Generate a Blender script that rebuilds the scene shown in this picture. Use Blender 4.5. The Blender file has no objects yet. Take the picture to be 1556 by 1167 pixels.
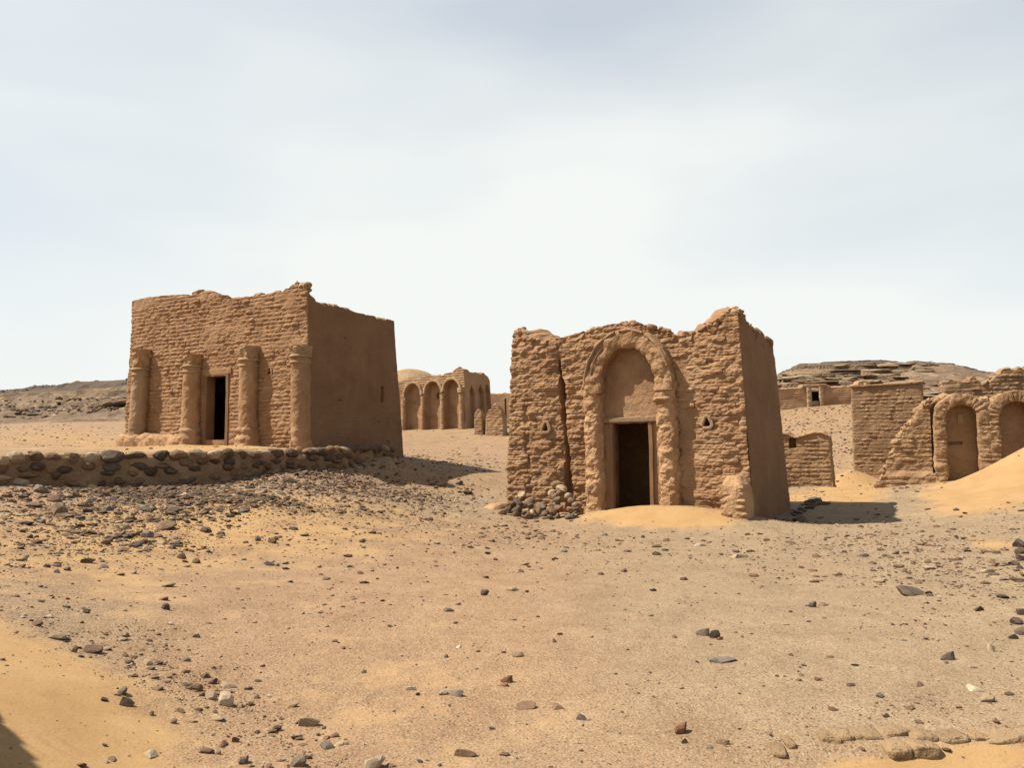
import bpy, math, random
import numpy as np
from math import radians, sin, cos, tan, atan2, pi
random.seed(11)
RNG = np.random.default_rng(7)
SC = bpy.context.scene

# ------------------------------------------------------------------ camera
EYE = np.array([0.0, 0.0, 1.65])
FPX, PW, PH = 1220.0, 1556.0, 1167.0
PITCH, ROLL = math.atan(80.5 / FPX), radians(1.43)
_F = np.array([0, cos(PITCH), sin(PITCH)]); _U0 = np.array([0, -sin(PITCH), cos(PITCH)]); _R0 = np.array([1.0, 0, 0])
CR = cos(ROLL) * _R0 - sin(ROLL) * _U0
CU = sin(ROLL) * _R0 + cos(ROLL) * _U0
cd = bpy.data.cameras.new('camera'); cam = bpy.data.objects.new('camera', cd)
SC.collection.objects.link(cam); SC.camera = cam
cd.sensor_fit = 'HORIZONTAL'; cd.sensor_width = 36.0; cd.lens = 36.0 * FPX / PW
cd.clip_start = 0.1; cd.clip_end = 6000
from mathutils import Matrix, Vector
cam.matrix_world = Matrix(((CR[0], CU[0], -_F[0], EYE[0]), (CR[1], CU[1], -_F[1], EYE[1]),
                           (CR[2], CU[2], -_F[2], EYE[2]), (0, 0, 0, 1)))

# ------------------------------------------------------------------ sky, sun, exposure
SUN_EL, SUN_AZ = radians(55.5), atan2(-0.999, 0.045)          # sun stands high on the left
W_ = bpy.data.worlds.new('World'); SC.world = W_; W_.use_nodes = True
nt = W_.node_tree; N = nt.nodes; N.clear(); LK = nt.links.new
def wn(t, **k):
    n = N.new(t)
    for a, b in k.items(): setattr(n, a, b)
    return n
wout = wn('ShaderNodeOutputWorld'); wbg = wn('ShaderNodeBackground')
sky = wn('ShaderNodeTexSky', sky_type='NISHITA', sun_disc=False)
sky.sun_elevation = SUN_EL; sky.sun_rotation = SUN_AZ % (2 * pi)
sky.altitude = 100; sky.air_density = 1.0; sky.dust_density = 1.6; sky.ozone_density = 2.0
SKY_STRENGTH = 0.07
tc = wn('ShaderNodeTexCoord'); mp = wn('ShaderNodeMapping'); mp.inputs['Scale'].default_value = (1.0, 1.0, 3.2)
mp.inputs['Rotation'].default_value = (0.0, 0.12, 0.0); mp.inputs['Location'].default_value = (3.1, 1.7, 0.35)
n1 = wn('ShaderNodeTexNoise'); n1.inputs['Scale'].default_value = 1.15; n1.inputs['Detail'].default_value = 4; n1.inputs['Roughness'].default_value = 0.42
r1 = wn('ShaderNodeValToRGB'); r1.color_ramp.elements[0].position = 0.36; r1.color_ramp.elements[1].position = 0.66
r1.color_ramp.elements[0].color = (0.10,) * 3 + (1,); r1.color_ramp.elements[1].color = (0.60,) * 3 + (1,)
# thin high veil: pale, slightly luminous, thicker towards the horizon like the dusty air there
sep = wn('ShaderNodeSeparateXYZ'); mr = wn('ShaderNodeMapRange'); mr.inputs['From Min'].default_value = 0.0
mr.inputs['From Max'].default_value = 0.95; mr.inputs['To Min'].default_value = 0.78; mr.inputs['To Max'].default_value = -0.20
add = wn('ShaderNodeMath', operation='ADD', use_clamp=True)
mix = wn('ShaderNodeMix', data_type='RGBA')
VEIL = (6.85, 7.08, 6.9, 1)
mix.inputs[7].default_value = VEIL
LK(tc.outputs['Generated'], mp.inputs['Vector']); LK(mp.outputs[0], n1.inputs['Vector']); LK(n1.outputs['Fac'], r1.inputs['Fac'])
LK(tc.outputs['Generated'], sep.inputs[0]); LK(sep.outputs['Z'], mr.inputs['Value'])
LK(r1.outputs['Color'], add.inputs[0]); LK(mr.outputs[0], add.inputs[1]); LK(add.outputs[0], mix.inputs[0])
LK(sky.outputs[0], mix.inputs[6]); LK(mix.outputs[2], wbg.inputs['Color'])
wbg.inputs['Strength'].default_value = SKY_STRENGTH
LK(wbg.outputs[0], wout.inputs['Surface'])
sd = bpy.data.lights.new('sun', 'SUN'); sd.energy = 5.0; sd.angle = radians(0.53); sd.color = (1.0, 0.94, 0.85)
sun = bpy.data.objects.new('sun', sd); SC.collection.objects.link(sun)
_sd = Vector((sin(SUN_AZ) * cos(SUN_EL), cos(SUN_AZ) * cos(SUN_EL), sin(SUN_EL)))
sun.rotation_euler = _sd.to_track_quat('Z', 'Y').to_euler(); sun.location = (-30, -10, 40)
SC.view_settings.view_transform = 'Standard'; SC.view_settings.look = 'None'
SC.view_settings.exposure = 0.93; SC.view_settings.gamma = 1.0
SC.render.resolution_x, SC.render.resolution_y = 1024, 769

# ------------------------------------------------------------------ pixel <-> world
def ray(px, py):
    px = np.asarray(px, float); py = np.asarray(py, float)
    xc = ((px - PW / 2) / FPX)[..., None]; yc = (-(py - PH / 2) / FPX)[..., None]
    return xc * CR + yc * CU + _F
def at(px, py, Y):
    d = ray(px, py); return EYE + d * (np.asarray(Y, float) / d[..., 1])[..., None]
def proj(P):
    q = np.asarray(P, float) - EYE
    zf = np.maximum(q @ _F, 1e-3)
    return PW / 2 + FPX * (q @ CR) / zf, PH / 2 - FPX * (q @ CU) / zf

# ------------------------------------------------------------------ noise
def _h(ix, iy, iz):
    h = (ix * 73856093) ^ (iy * 19349663) ^ (iz * 83492791)
    h = (h ^ (h >> 13)) & 0xffffffff
    h = (h * 1274126177) & 0xffffffff
    h = (h ^ (h >> 15)) * 2246822519 & 0xffffffff
    return (h ^ (h >> 13)) / 4294967296.0
def hashn(a, b=0, c=0):
    a, b, c = np.broadcast_arrays(np.asarray(a, np.int64), np.asarray(b, np.int64), np.asarray(c, np.int64))
    return _h(a + 1013, b + 577, c + 91)
def vn(x, y, z):
    x, y, z = np.broadcast_arrays(np.asarray(x, float), np.asarray(y, float), np.asarray(z, float))
    ix = np.floor(x).astype(np.int64); iy = np.floor(y).astype(np.int64); iz = np.floor(z).astype(np.int64)
    fx, fy, fz = x - ix, y - iy, z - iz
    fx = fx * fx * (3 - 2 * fx); fy = fy * fy * (3 - 2 * fy); fz = fz * fz * (3 - 2 * fz)
    r = 0
    for a in (0, 1):
        wa = fx if a else 1 - fx
        for b in (0, 1):
            wb = fy if b else 1 - fy
            for c in (0, 1):
                wc = fz if c else 1 - fz
                r = r + wa * wb * wc * _h(ix + a, iy + b, iz + c)
    return r * 2 - 1
def fbm(x, y, z=0.0, s=1.0, o=4, g=0.5):
    r = 0; a = 1.0; t = 0
    for i in range(o):
        r = r + a * vn(np.asarray(x) * s + 17.3 * i, np.asarray(y) * s - 9.1 * i, np.asarray(z) * s + 5.7 * i); t += a; a *= g; s *= 2.03
    return r / t
def sstep(a, b, x):
    t = np.clip((np.asarray(x, float) - a) / (b - a), 0, 1); return t * t * (3 - 2 * t)

# ------------------------------------------------------------------ mesh helpers
COL = SC.collection
def mesh_np(name, V, Fc, mats, smooth=False, mi=None, attrs=None):
    V = np.ascontiguousarray(V, np.float32); Fc = np.ascontiguousarray(Fc, np.int32)
    m = bpy.data.meshes.new(name); k = Fc.shape[1]
    m.vertices.add(len(V)); m.vertices.foreach_set('co', V.ravel())
    m.loops.add(Fc.size); m.loops.foreach_set('vertex_index', Fc.ravel())
    m.polygons.add(len(Fc)); m.polygons.foreach_set('loop_start', np.arange(0, Fc.size, k, dtype=np.int32))
    if mi is not None: m.polygons.foreach_set('material_index', np.asarray(mi, np.int32))
    m.polygons.foreach_set('use_smooth', np.full(len(Fc), bool(smooth)))
    for a in (mats if isinstance(mats, (list, tuple)) else [mats]): m.materials.append(a)
    if attrs:
        for an, arr in attrs.items():
            at_ = m.attributes.new(an, 'FLOAT', 'POINT'); at_.data.foreach_set('value', np.asarray(arr, np.float32))
    m.update(calc_edges=True)
    return m
def link(name, me, parent=None, loc=None, rot=None, scale=None):
    o = bpy.data.objects.new(name, me); COL.objects.link(o)
    if parent is not None: o.parent = parent
    if loc is not None: o.location = [float(q) for q in loc]
    if rot is not None: o.rotation_euler = [float(q) for q in rot]
    if scale is not None: o.scale = [float(q) for q in scale]
    return o
def tag(o, label=None, cat=None, group=None, kind=None):
    if label: o['label'] = label
    if cat: o['category'] = cat
    if group: o['group'] = group
    if kind: o['kind'] = kind
    return o
def grid_faces(nj, ni, closed=False):
    j, i = np.meshgrid(np.arange(nj - 1), np.arange(ni if closed else ni - 1), indexing='ij')
    i2 = (i + 1) % ni
    return np.stack([j * ni + i, j * ni + i2, (j + 1) * ni + i2, (j + 1) * ni + i], -1).reshape(-1, 4)
def part(name, V, Fc, mats, parent, smooth=False, mi=None):
    return link(name, mesh_np(name, V, Fc, mats, smooth, mi), parent)
_t = (1 + 5 ** .5) / 2
ICO_V = np.array([(-1, _t, 0), (1, _t, 0), (-1, -_t, 0), (1, -_t, 0), (0, -1, _t), (0, 1, _t), (0, -1, -_t), (0, 1, -_t), (_t, 0, -1), (_t, 0, 1), (-_t, 0, -1), (-_t, 0, 1)], float)
ICO_V /= np.linalg.norm(ICO_V[0])
ICO_F = np.array([(0, 11, 5), (0, 5, 1), (0, 1, 7), (0, 7, 10), (0, 10, 11), (1, 5, 9), (5, 11, 4), (11, 10, 2), (10, 7, 6), (7, 1, 8), (3, 9, 4), (3, 4, 2), (3, 2, 6), (3, 6, 8), (3, 8, 9), (4, 9, 5), (2, 4, 11), (6, 2, 10), (8, 6, 7), (9, 8, 1)])
def subdiv(V, Fc):
    V = [tuple(v) for v in V]; cache = {}; out = []
    def mid(a, b):
        k = (min(a, b), max(a, b))
        if k not in cache:
            m = np.array(V[a]) + np.array(V[b]); m /= np.linalg.norm(m); cache[k] = len(V); V.append(tuple(m))
        return cache[k]
    for a, b, c in Fc:
        x, y, z = mid(a, b), mid(b, c), mid(c, a); out += [(a, x, z), (b, y, x), (c, z, y), (x, y, z)]
    return np.array(V), np.array(out)
ICO2_V, ICO2_F = subdiv(ICO_V, ICO_F)
ICO3_V, ICO3_F = subdiv(ICO2_V, ICO2_F)
def stone_shape(seed, lvl=2, rough=0.22, cuts=5, flat=0.6):
    r = np.random.default_rng(seed)
    V = (ICO_V, ICO2_V, ICO3_V)[lvl - 1].copy()
    V *= (1 + rough * fbm(V[:, 0] + seed * 3.1, V[:, 1], V[:, 2], 1.3, 2))[:, None]
    for _ in range(cuts):                      # broken faces: flatten everything beyond a random plane
        n = r.normal(size=3); n /= np.linalg.norm(n); d = r.uniform(0.38, 0.8)
        e = V @ n - d; V -= np.clip(e, 0, None)[:, None] * n * 0.93
    V *= np.array([1.0, r.uniform(0.6, 0.85), flat * r.uniform(0.8, 1.2)])
    V -= (V.max(0) + V.min(0)) / 2
    V /= (V[:, 0].max() - V[:, 0].min())       # unit length along x
    return V
STONE1 = [stone_shape(200 + i, 1, 0.38, 3, 0.42) for i in range(14)]
STONE2 = [stone_shape(300 + i, 2, 0.45, 10, 0.36) for i in range(14)]
COBBLE = [stone_shape(400 + i, 2, 0.12, 3, 0.75) for i in range(10)]

# ------------------------------------------------------------------ materials
class M:
    pass
def newmat(name):
    m = bpy.data.materials.new(name); m.use_nodes = True; t = m.node_tree; t.nodes.clear()
    out = t.nodes.new('ShaderNodeOutputMaterial'); b = t.nodes.new('ShaderNodeBsdfPrincipled')
    b.inputs['Roughness'].default_value = 0.95; b.inputs['Specular IOR Level'].default_value = 0.12
    t.links.new(b.outputs[0], out.inputs['Surface'])
    return m, t, b
def nd(t, typ, ins=None, **k):
    n = t.nodes.new(typ)
    for a, v in k.items(): setattr(n, a, v)
    for a, v in (ins or {}).items():
        if hasattr(v, 'links') or isinstance(v, bpy.types.NodeSocket): t.links.new(v, n.inputs[a])
        else: n.inputs[a].default_value = v
    return n
def noise(t, vec, scale, detail=4, rough=0.55, dist=0.0):
    return nd(t, 'ShaderNodeTexNoise', {'Vector': vec, 'Scale': scale, 'Detail': detail, 'Roughness': rough, 'Distortion': dist}).outputs['Fac']
def ramp(t, fac, stops):
    n = nd(t, 'ShaderNodeValToRGB', {'Fac': fac}); e = n.color_ramp.elements
    while len(e) < len(stops): e.new(0.5)
    for q, (p, c) in zip(e, stops):
        q.position = p; q.color = (c if len(c) == 4 else tuple(c) + (1,))
    return n.outputs['Color']
def mixc(t, fac, a, b, mode='MIX'):
    n = nd(t, 'ShaderNodeMix', data_type='RGBA', blend_type=mode)
    for i, v in ((0, fac), (6, a), (7, b)):
        if isinstance(v, bpy.types.NodeSocket): t.links.new(v, n.inputs[i])
        else: n.inputs[i].default_value = v if i == 0 else (tuple(v) + (1,) if len(v) == 3 else v)
    return n.outputs[2]
def mth(t, op, a, b=0.0, clamp=False):
    n = t.nodes.new('ShaderNodeMath'); n.operation = op; n.use_clamp = clamp
    for i, v in ((0, a), (1, b)):
        if isinstance(v, bpy.types.NodeSocket): t.links.new(v, n.inputs[i])
        else: n.inputs[i].default_value = v
    return n.outputs[0]
def bump(t, b, h, strength=0.5, dist=0.02, prev=None):
    n = nd(t, 'ShaderNodeBump', {'Height': h, 'Strength': strength, 'Distance': dist})
    if prev is not None: t.links.new(prev.outputs[0], n.inputs['Normal'])
    t.links.new(n.outputs[0], b.inputs['Normal']); return n
ALB = 0.62          # the colours below are written as they look in the photograph's exposure; this brings them to real reflectance
def albedo(t, b, c, val=1.0):
    v = mth(t, 'MULTIPLY', val, ALB)
    hv = nd(t, 'ShaderNodeHueSaturation', {'Color': c, 'Value': v, 'Saturation': 1.0}); t.links.new(hv.outputs[0], b.inputs['Base Color'])

def mat_mud(name, dark, mid, light, coarse=1.0, bstr=0.7, pits=True, streak=0.0, rnd=0.12):
    m, t, b = newmat(name)
    geo = nd(t, 'ShaderNodeNewGeometry'); pos = geo.outputs['Position']
    n1 = noise(t, pos, 1.1, 5, 0.6, 0.4); n2 = noise(t, pos, 7.0 * coarse, 5, 0.62); n3 = noise(t, pos, 38.0, 4, 0.65)
    c = ramp(t, n1, [(0.30, dark), (0.5, mid), (0.72, light)])
    c2 = ramp(t, n2, [(0.28, (0.50, 0.49, 0.47)), (0.52, (0.5, 0.5, 0.5)), (0.75, (0.60, 0.60, 0.59))])
    c = mixc(t, 0.75, c, c2, 'OVERLAY')
    c = mixc(t, mth(t, 'MULTIPLY', ramp(t, n3, [(0.50, (0, 0, 0)), (0.72, (1, 1, 1))]), 0.30), c, light)
    c = mixc(t, mth(t, 'MULTIPLY', ramp(t, n3, [(0.27, (1, 1, 1)), (0.40, (0, 0, 0))]), 0.35), c, tuple(q * 0.6 for q in dark))
    if streak:
        mp_ = nd(t, 'ShaderNodeMapping', {'Vector': pos, 'Scale': (2.2, 2.2, 0.25)})
        s = noise(t, mp_.outputs[0], 2.0, 5, 0.6)
        c = mixc(t, mth(t, 'MULTIPLY', ramp(t, s, [(0.42, (1, 1, 1)), (0.62, (0, 0, 0))]), streak), c, dark)
    oi = nd(t, 'ShaderNodeObjectInfo')
    albedo(t, b, c, mth(t, 'ADD', mth(t, 'MULTIPLY', oi.outputs['Random'], 2 * rnd), 1 - rnd))
    b1 = bump(t, b, n2, bstr, 0.05)
    b2 = bump(t, b, n3, bstr, 0.018, b1)
    if pits:
        v = nd(t, 'ShaderNodeTexVoronoi', {'Vector': pos, 'Scale': 26.0, 'Randomness': 1.0})
        pit = ramp(t, v.outputs['Distance'], [(0.0, (0, 0, 0)), (0.32, (1, 1, 1))])
        bump(t, b, pit, 0.35, 0.012, b2)
    return m
# colours of the sun-dried mud, its plaster, stones and sand
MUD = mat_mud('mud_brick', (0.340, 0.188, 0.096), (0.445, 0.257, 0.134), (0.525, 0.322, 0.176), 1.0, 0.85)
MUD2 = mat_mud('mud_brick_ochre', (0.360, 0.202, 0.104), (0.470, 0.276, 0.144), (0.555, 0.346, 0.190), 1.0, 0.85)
PLASTER = mat_mud('mud_plaster_shaded', (0.235, 0.130, 0.067), (0.285, 0.163, 0.086), (0.330, 0.196, 0.107), 0.6, 0.22, pits=False, streak=0.25, rnd=0.03)  # smooth wall plaster, its brown darkened to deepen the shade on the side walls
RIM = mat_mud('pale_mud_plaster', (0.34, 0.215, 0.115), (0.43, 0.285, 0.160), (0.52, 0.37, 0.225), 0.8, 0.5, pits=False, rnd=0.06)
WASH = mat_mud('whitewashed_mud', (0.40, 0.29, 0.19), (0.55, 0.45, 0.34), (0.68, 0.60, 0.50), 1.2, 0.6, pits=False)
FARMUD = mat_mud('far_mud_brick', (0.37, 0.214, 0.112), (0.47, 0.285, 0.155), (0.55, 0.355, 0.2), 0.5, 0.8)
GREYMUD = mat_mud('weathered_mud_brick', (0.315, 0.188, 0.100), (0.410, 0.252, 0.136), (0.49, 0.316, 0.178), 0.9, 0.85)
MORTAR = mat_mud('stone_wall_mortar', (0.21, 0.132, 0.072), (0.30, 0.195, 0.108), (0.40, 0.275, 0.16), 1.2, 0.8)
WOOD = mat_mud('old_wood', (0.22, 0.13, 0.07), (0.33, 0.21, 0.12), (0.42, 0.29, 0.18), 2.0, 0.5, pits=False)

def mat_stone(name, a, c_, sc=9.0):
    m, t, b = newmat(name)
    geo = nd(t, 'ShaderNodeNewGeometry'); pos = geo.outputs['Position']; oi = nd(t, 'ShaderNodeObjectInfo')
    n1 = noise(t, pos, sc, 5, 0.6, 0.3); n3 = noise(t, pos, 70.0, 3, 0.6)
    c = ramp(t, n1, [(0.32, a), (0.68, c_)])
    c = mixc(t, mth(t, 'MULTIPLY', ramp(t, n3, [(0.5, (0, 0, 0)), (0.7, (1, 1, 1))]), 0.35), c, tuple(min(1, q * 1.35 + 0.02) for q in c_))
    albedo(t, b, c, mth(t, 'ADD', mth(t, 'MULTIPLY', oi.outputs['Random'], 0.5), 0.75)); b.inputs['Roughness'].default_value = 0.85
    b1 = bump(t, b, n1, 0.5, 0.02); bump(t, b, n3, 0.4, 0.006, b1)
    return m
ST_DARK = mat_stone('dark_basalt', (0.090, 0.062, 0.044), (0.175, 0.124, 0.086))
ST_BROWN = mat_stone('brown_stone', (0.150, 0.088, 0.050), (0.255, 0.160, 0.092))
ST_RED = mat_stone('red_brown_stone', (0.150, 0.070, 0.038), (0.240, 0.125, 0.068))
ST_GREY = mat_stone('blue_grey_stone', (0.160, 0.122, 0.090), (0.255, 0.200, 0.148))
ST_TAN = mat_stone('tan_stone', (0.34, 0.235, 0.135), (0.46, 0.335, 0.205))
ST_PALE = mat_stone('pale_limestone', (0.46, 0.35, 0.22), (0.60, 0.48, 0.33))
STM = [ST_DARK, ST_BROWN, ST_RED, ST_GREY, ST_TAN, ST_PALE]
TONE = dict(dark=0, brown=1, red=2, grey=3, tan=4, pale=5)

def mat_ground():
    m, t, b = newmat('desert_ground')
    geo = nd(t, 'ShaderNodeNewGeometry'); pos = geo.outputs['Position']
    A = lambda nme: nd(t, 'ShaderNodeAttribute', attribute_name=nme).outputs['Fac']
    sand, grey, rip = A('sand'), A('grey'), A('ripple')
    n0 = noise(t, pos, 0.35, 5, 0.6, 0.5); n1 = noise(t, pos, 1.7, 6, 0.62, 0.4); n2 = noise(t, pos, 11.0, 5, 0.65); n3 = noise(t, pos, 60.0, 4, 0.7)
    csand = ramp(t, n1, [(0.3, (0.435, 0.255, 0.105)), (0.55, (0.490, 0.302, 0.132)), (0.75, (0.515, 0.332, 0.155))])
    cwarm = ramp(t, n1, [(0.28, (0.315, 0.186, 0.095)), (0.5, (0.400, 0.246, 0.132)), (0.75, (0.460, 0.296, 0.166))])
    cgrey = ramp(t, n1, [(0.28, (0.285, 0.196, 0.112)), (0.5, (0.365, 0.258, 0.150)), (0.75, (0.430, 0.315, 0.190))])
    gm = ramp(t, mth(t, 'ADD', grey, mth(t, 'MULTIPLY', mth(t, 'SUBTRACT', n0, 0.5), 0.7)), [(0.3, (0, 0, 0)), (0.7, (1, 1, 1))])
    grav = mixc(t, gm, cwarm, cgrey)
    # pebbly flecks in the gravel
    f = mth(t, 'MULTIPLY', ramp(t, n2, [(0.56, (0, 0, 0)), (0.70, (1, 1, 1))]), 0.42)
    grav = mixc(t, f, grav, (0.215, 0.135, 0.078))
    vo = nd(t, 'ShaderNodeTexVoronoi', {'Vector': pos, 'Scale': 42.0, 'Randomness': 1.0})
    sepc = nd(t, 'ShaderNodeSeparateColor', {'Color': vo.outputs['Color']})
    core = ramp(t, vo.outputs['Distance'], [(0.28, (1, 1, 1)), (0.42, (0, 0, 0))])
    dk = mth(t, 'MULTIPLY', mth(t, 'GREATER_THAN', sepc.outputs[0], 0.70), core)
    lt = mth(t, 'MULTIPLY', mth(t, 'GREATER_THAN', sepc.outputs[1], 0.80), core)
    grav = mixc(t, mth(t, 'MULTIPLY', dk, 0.75), grav, (0.150, 0.092, 0.055))
    grav = mixc(t, mth(t, 'MULTIPLY', lt, 0.60), grav, (0.56, 0.44, 0.29))
    vo2 = nd(t, 'ShaderNodeTexVoronoi', {'Vector': pos, 'Scale': 105.0, 'Randomness': 1.0}); sp2 = nd(t, 'ShaderNodeSeparateColor', {'Color': vo2.outputs['Color']})
    grav = mixc(t, mth(t, 'MULTIPLY', mth(t, 'GREATER_THAN', sp2.outputs[0], 0.72), 0.45), grav, (0.205, 0.128, 0.074))
    grav = mixc(t, mth(t, 'MULTIPLY', mth(t, 'GREATER_THAN', sp2.outputs[1], 0.80), 0.40), grav, (0.55, 0.42, 0.27))
    sm = ramp(t, mth(t, 'ADD', sand, mth(t, 'MULTIPLY', mth(t, 'SUBTRACT', n1, 0.5), 0.9)), [(0.36, (0, 0, 0)), (0.64, (1, 1, 1))])
    c = mixc(t, sm, grav, csand)
    g = mth(t, 'MULTIPLY', ramp(t, n3, [(0.40, (1, 1, 1)), (0.5, (0, 0, 0))]), 0.22)
    c = mixc(t, g, c, (0.24, 0.148, 0.070))
    albedo(t, b, c)
    inv = mth(t, 'SUBTRACT', 1.0, sm)
    h = mth(t, 'ADD', mth(t, 'MULTIPLY', n2, mth(t, 'ADD', mth(t, 'MULTIPLY', inv, 0.9), 0.12)), mth(t, 'MULTIPLY', mth(t, 'MULTIPLY', core, inv), 0.16))
    b1 = bump(t, b, h, 0.6, 0.035)
    bump(t, b, n3, 0.45, 0.008, b1)
    return m
GROUND = mat_ground()

def mat_hill(name, cap, mid, sandc, sc=0.16):
    m, t, b = newmat(name)
    geo = nd(t, 'ShaderNodeNewGeometry'); pos = geo.outputs['Position']
    cp = nd(t, 'ShaderNodeAttribute', attribute_name='cap').outputs['Fac']
    n0 = noise(t, pos, sc, 6, 0.62, 0.6); n1 = noise(t, pos, 1.1, 6, 0.68); n2 = noise(t, pos, 5.0, 4, 0.65)
    c = mixc(t, ramp(t, n0, [(0.52, (0, 0, 0)), (0.66, (1, 1, 1))]), mid, sandc)
    c = mixc(t, ramp(t, mth(t, 'ADD', cp, mth(t, 'MULTIPLY', mth(t, 'SUBTRACT', n0, 0.5), 0.8)), [(0.35, (0, 0, 0)), (0.6, (1, 1, 1))]), c, cap)
    n4 = noise(t, pos, 0.45, 6, 0.7, 0.8)
    c = mixc(t, mth(t, 'MULTIPLY', ramp(t, n4, [(0.50, (0, 0, 0)), (0.60, (1, 1, 1))]), 0.55), c, cap)
    c = mixc(t, mth(t, 'MULTIPLY', ramp(t, n1, [(0.52, (0, 0, 0)), (0.62, (1, 1, 1))]), 0.75), c, tuple(q * 0.45 for q in mid))
    c = mixc(t, mth(t, 'MULTIPLY', ramp(t, n2, [(0.55, (0, 0, 0)), (0.7, (1, 1, 1))]), 0.5), c, tuple(q * 0.55 for q in mid))
    albedo(t, b, c)
    b1 = bump(t, b, n1, 0.8, 0.35); bump(t, b, n2, 0.8, 0.10, b1)
    return m
HILL_L = mat_hill('stony_hillside', (0.150, 0.108, 0.078), (0.270, 0.182, 0.112), (0.43, 0.295, 0.165), 0.11)
HILL_R = mat_hill('layered_rock', (0.185, 0.132, 0.090), (0.285, 0.188, 0.112), (0.46, 0.335, 0.200), 0.3)

# ------------------------------------------------------------------ terrain
class TPS:
    def __init__(s, P, lam=1e-4):
        P = np.asarray(P, float); s.xy = P[:, :2] / 20.0; n = len(P)
        K = s.k(s.xy, s.xy) + lam * np.eye(n); Q = np.c_[np.ones(n), s.xy]
        Am = np.zeros((n + 3, n + 3)); Am[:n, :n] = K; Am[:n, n:] = Q; Am[n:, :n] = Q.T
        s.w = np.linalg.solve(Am, np.r_[P[:, 2], 0, 0, 0])
    @staticmethod
    def k(a, b):
        d2 = ((a[:, None, :] - b[None]) ** 2).sum(-1) + 1e-9; return 0.5 * d2 * np.log(d2)
    def __call__(s, x, y):
        q = np.c_[np.ravel(x), np.ravel(y)] / 20.0; out = np.empty(len(q))
        for i in range(0, len(q), 60000):
            c = q[i:i + 60000]; out[i:i + 60000] = s.k(c, s.xy) @ s.w[:-3] + np.c_[np.ones(len(c)), c] @ s.w[-3:]
        return out.reshape(np.shape(x))
def hor(px): return 664.0 - 0.025 * (px - 778)
def gp(px, py, h):                   # ground point seen at a pixel, h metres below the eye
    return at(px, py, h * FPX / (py - hor(px)))
front_pts = [gp(*q) for q in [(778, 1167, 1.65), (778, 1000, 1.68), (778, 900, 1.75), (0, 850, 1.15), (0, 950, 1.25), (0, 1060, 1.30), (0, 1167, 1.35),
    (200, 850, 1.38), (200, 1000, 1.5), (200, 1167, 1.56), (400, 760, 1.05), (400, 850, 1.58), (400, 1000, 1.62), (400, 1167, 1.62), (600, 720, 0.95), (600, 760, 1.35), (600, 850, 1.68),
    (778, 778, 1.82), (700, 800, 1.8), (778, 830, 1.88), (950, 790, 1.95), (1150, 803, 2.06), (1050, 850, 1.95), (1400, 790, 2.0), (1556, 800, 1.9), (1556, 900, 1.75), (1556, 1000, 1.68), (1556, 1167, 1.65), (1300, 900, 1.85), (1200, 1167, 1.66), (1200, 1000, 1.72)]]
front_pts += [at(*q) for q in [(-160, 742, 13.4), (0, 737, 15.0), (150, 738, 16.2), (300, 735, 17.3), (450, 713, 19.8), (540, 700, 22.4)]]
back_pts = [at(*q) for q in [(-160, 692, 13.9), (0, 690, 15.6), (150, 688, 16.8), (300, 684, 18.1), (450, 685, 20.6), (187, 681, 25.6), (330, 680, 23.6), (465, 691, 22.0),
    (0, 670, 26), (0, 657, 38), (100, 652, 42), (60, 640, 60), (190, 640, 55)]]
common = [at(*q) for q in [(585, 693, 24.0), (614, 694, 26.2), (600, 706, 22.6), (660, 700, 29), (690, 671, 46), (640, 652, 54), (690, 651, 51), (760, 653, 49), (760, 716, 26), (1207, 772, 19.9),
    (1265, 750, 26), (1335, 746, 25.3), (1450, 741, 22.4), (1300, 745, 22), (1300, 700, 36), (1300, 662, 46), (1250, 617, 56), (1320, 614, 56), (1400, 735, 24), (1560, 735, 21), (900, 690, 40), (1050, 670, 50)]]
common += [np.array(q, float) for q in [(-3, -3, 0.05), (4, -4, 0.0), (0, 0, 0.0), (14, 2, -0.1), (-12, 2, 1.2), (-25, 12, 1.6), (30, 10, -0.3), (0, -40, 0), (-60, 0, 2), (60, 0, 0), (-40, 45, 2.6), (40, 40, 0.6),
    (0, 90, 2.2), (-60, 100, 4), (60, 100, 3), (0, 160, 2), (-140, 60, 4), (140, 60, 2), (-120, 160, 4), (120, 160, 3), (0, -140, 1), (-120, -90, 1), (120, -90, 1)]]
T_LO, T_UP = TPS(front_pts + common), TPS(back_pts + common)
WALLPATH = np.array([at(q[0], 700, q[1])[:2] for q in [(-420, 11.8), (-160, 13.6), (0, 15.2), (150, 16.4), (300, 17.6), (450, 20.1), (540, 22.6), (588, 24.0)]])
_dir = WALLPATH[-1] - WALLPATH[-2]; _dir /= np.linalg.norm(_dir)
_ext = np.vstack([WALLPATH[0] + (WALLPATH[0] - WALLPATH[1]) * 4, WALLPATH, WALLPATH[-1] + _dir * 30])
def wall_side(x, y):
    x = np.asarray(x, float); y = np.asarray(y, float)
    best = np.full(x.shape, 1e9); sg = np.zeros(x.shape)
    for a, b in zip(_ext[:-1], _ext[1:]):
        d = b - a; L = np.hypot(*d); d = d / L
        t = np.clip((x - a[0]) * d[0] + (y - a[1]) * d[1], 0, L)
        ex, ey = x - a[0] - t * d[0], y - a[1] - t * d[1]; r = np.hypot(ex, ey)
        c = d[0] * (y - a[1]) - d[1] * (x - a[0])           # left of the direction of travel = behind the wall
        u = r < best; best = np.where(u, r, best); sg = np.where(u, np.sign(c), sg)
    return best * sg
MOUNDS = []     # (x, y, rx, ry, angle, height): drifts of sand
def mound(px, py, Y, rx, ry, ang, h):
    p = at(px, py, Y); MOUNDS.append((p[0], p[1], rx, ry, radians(ang), h))
mound(1065, 775, 17.4, 1.7, 0.75, -25, 0.34)
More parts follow.
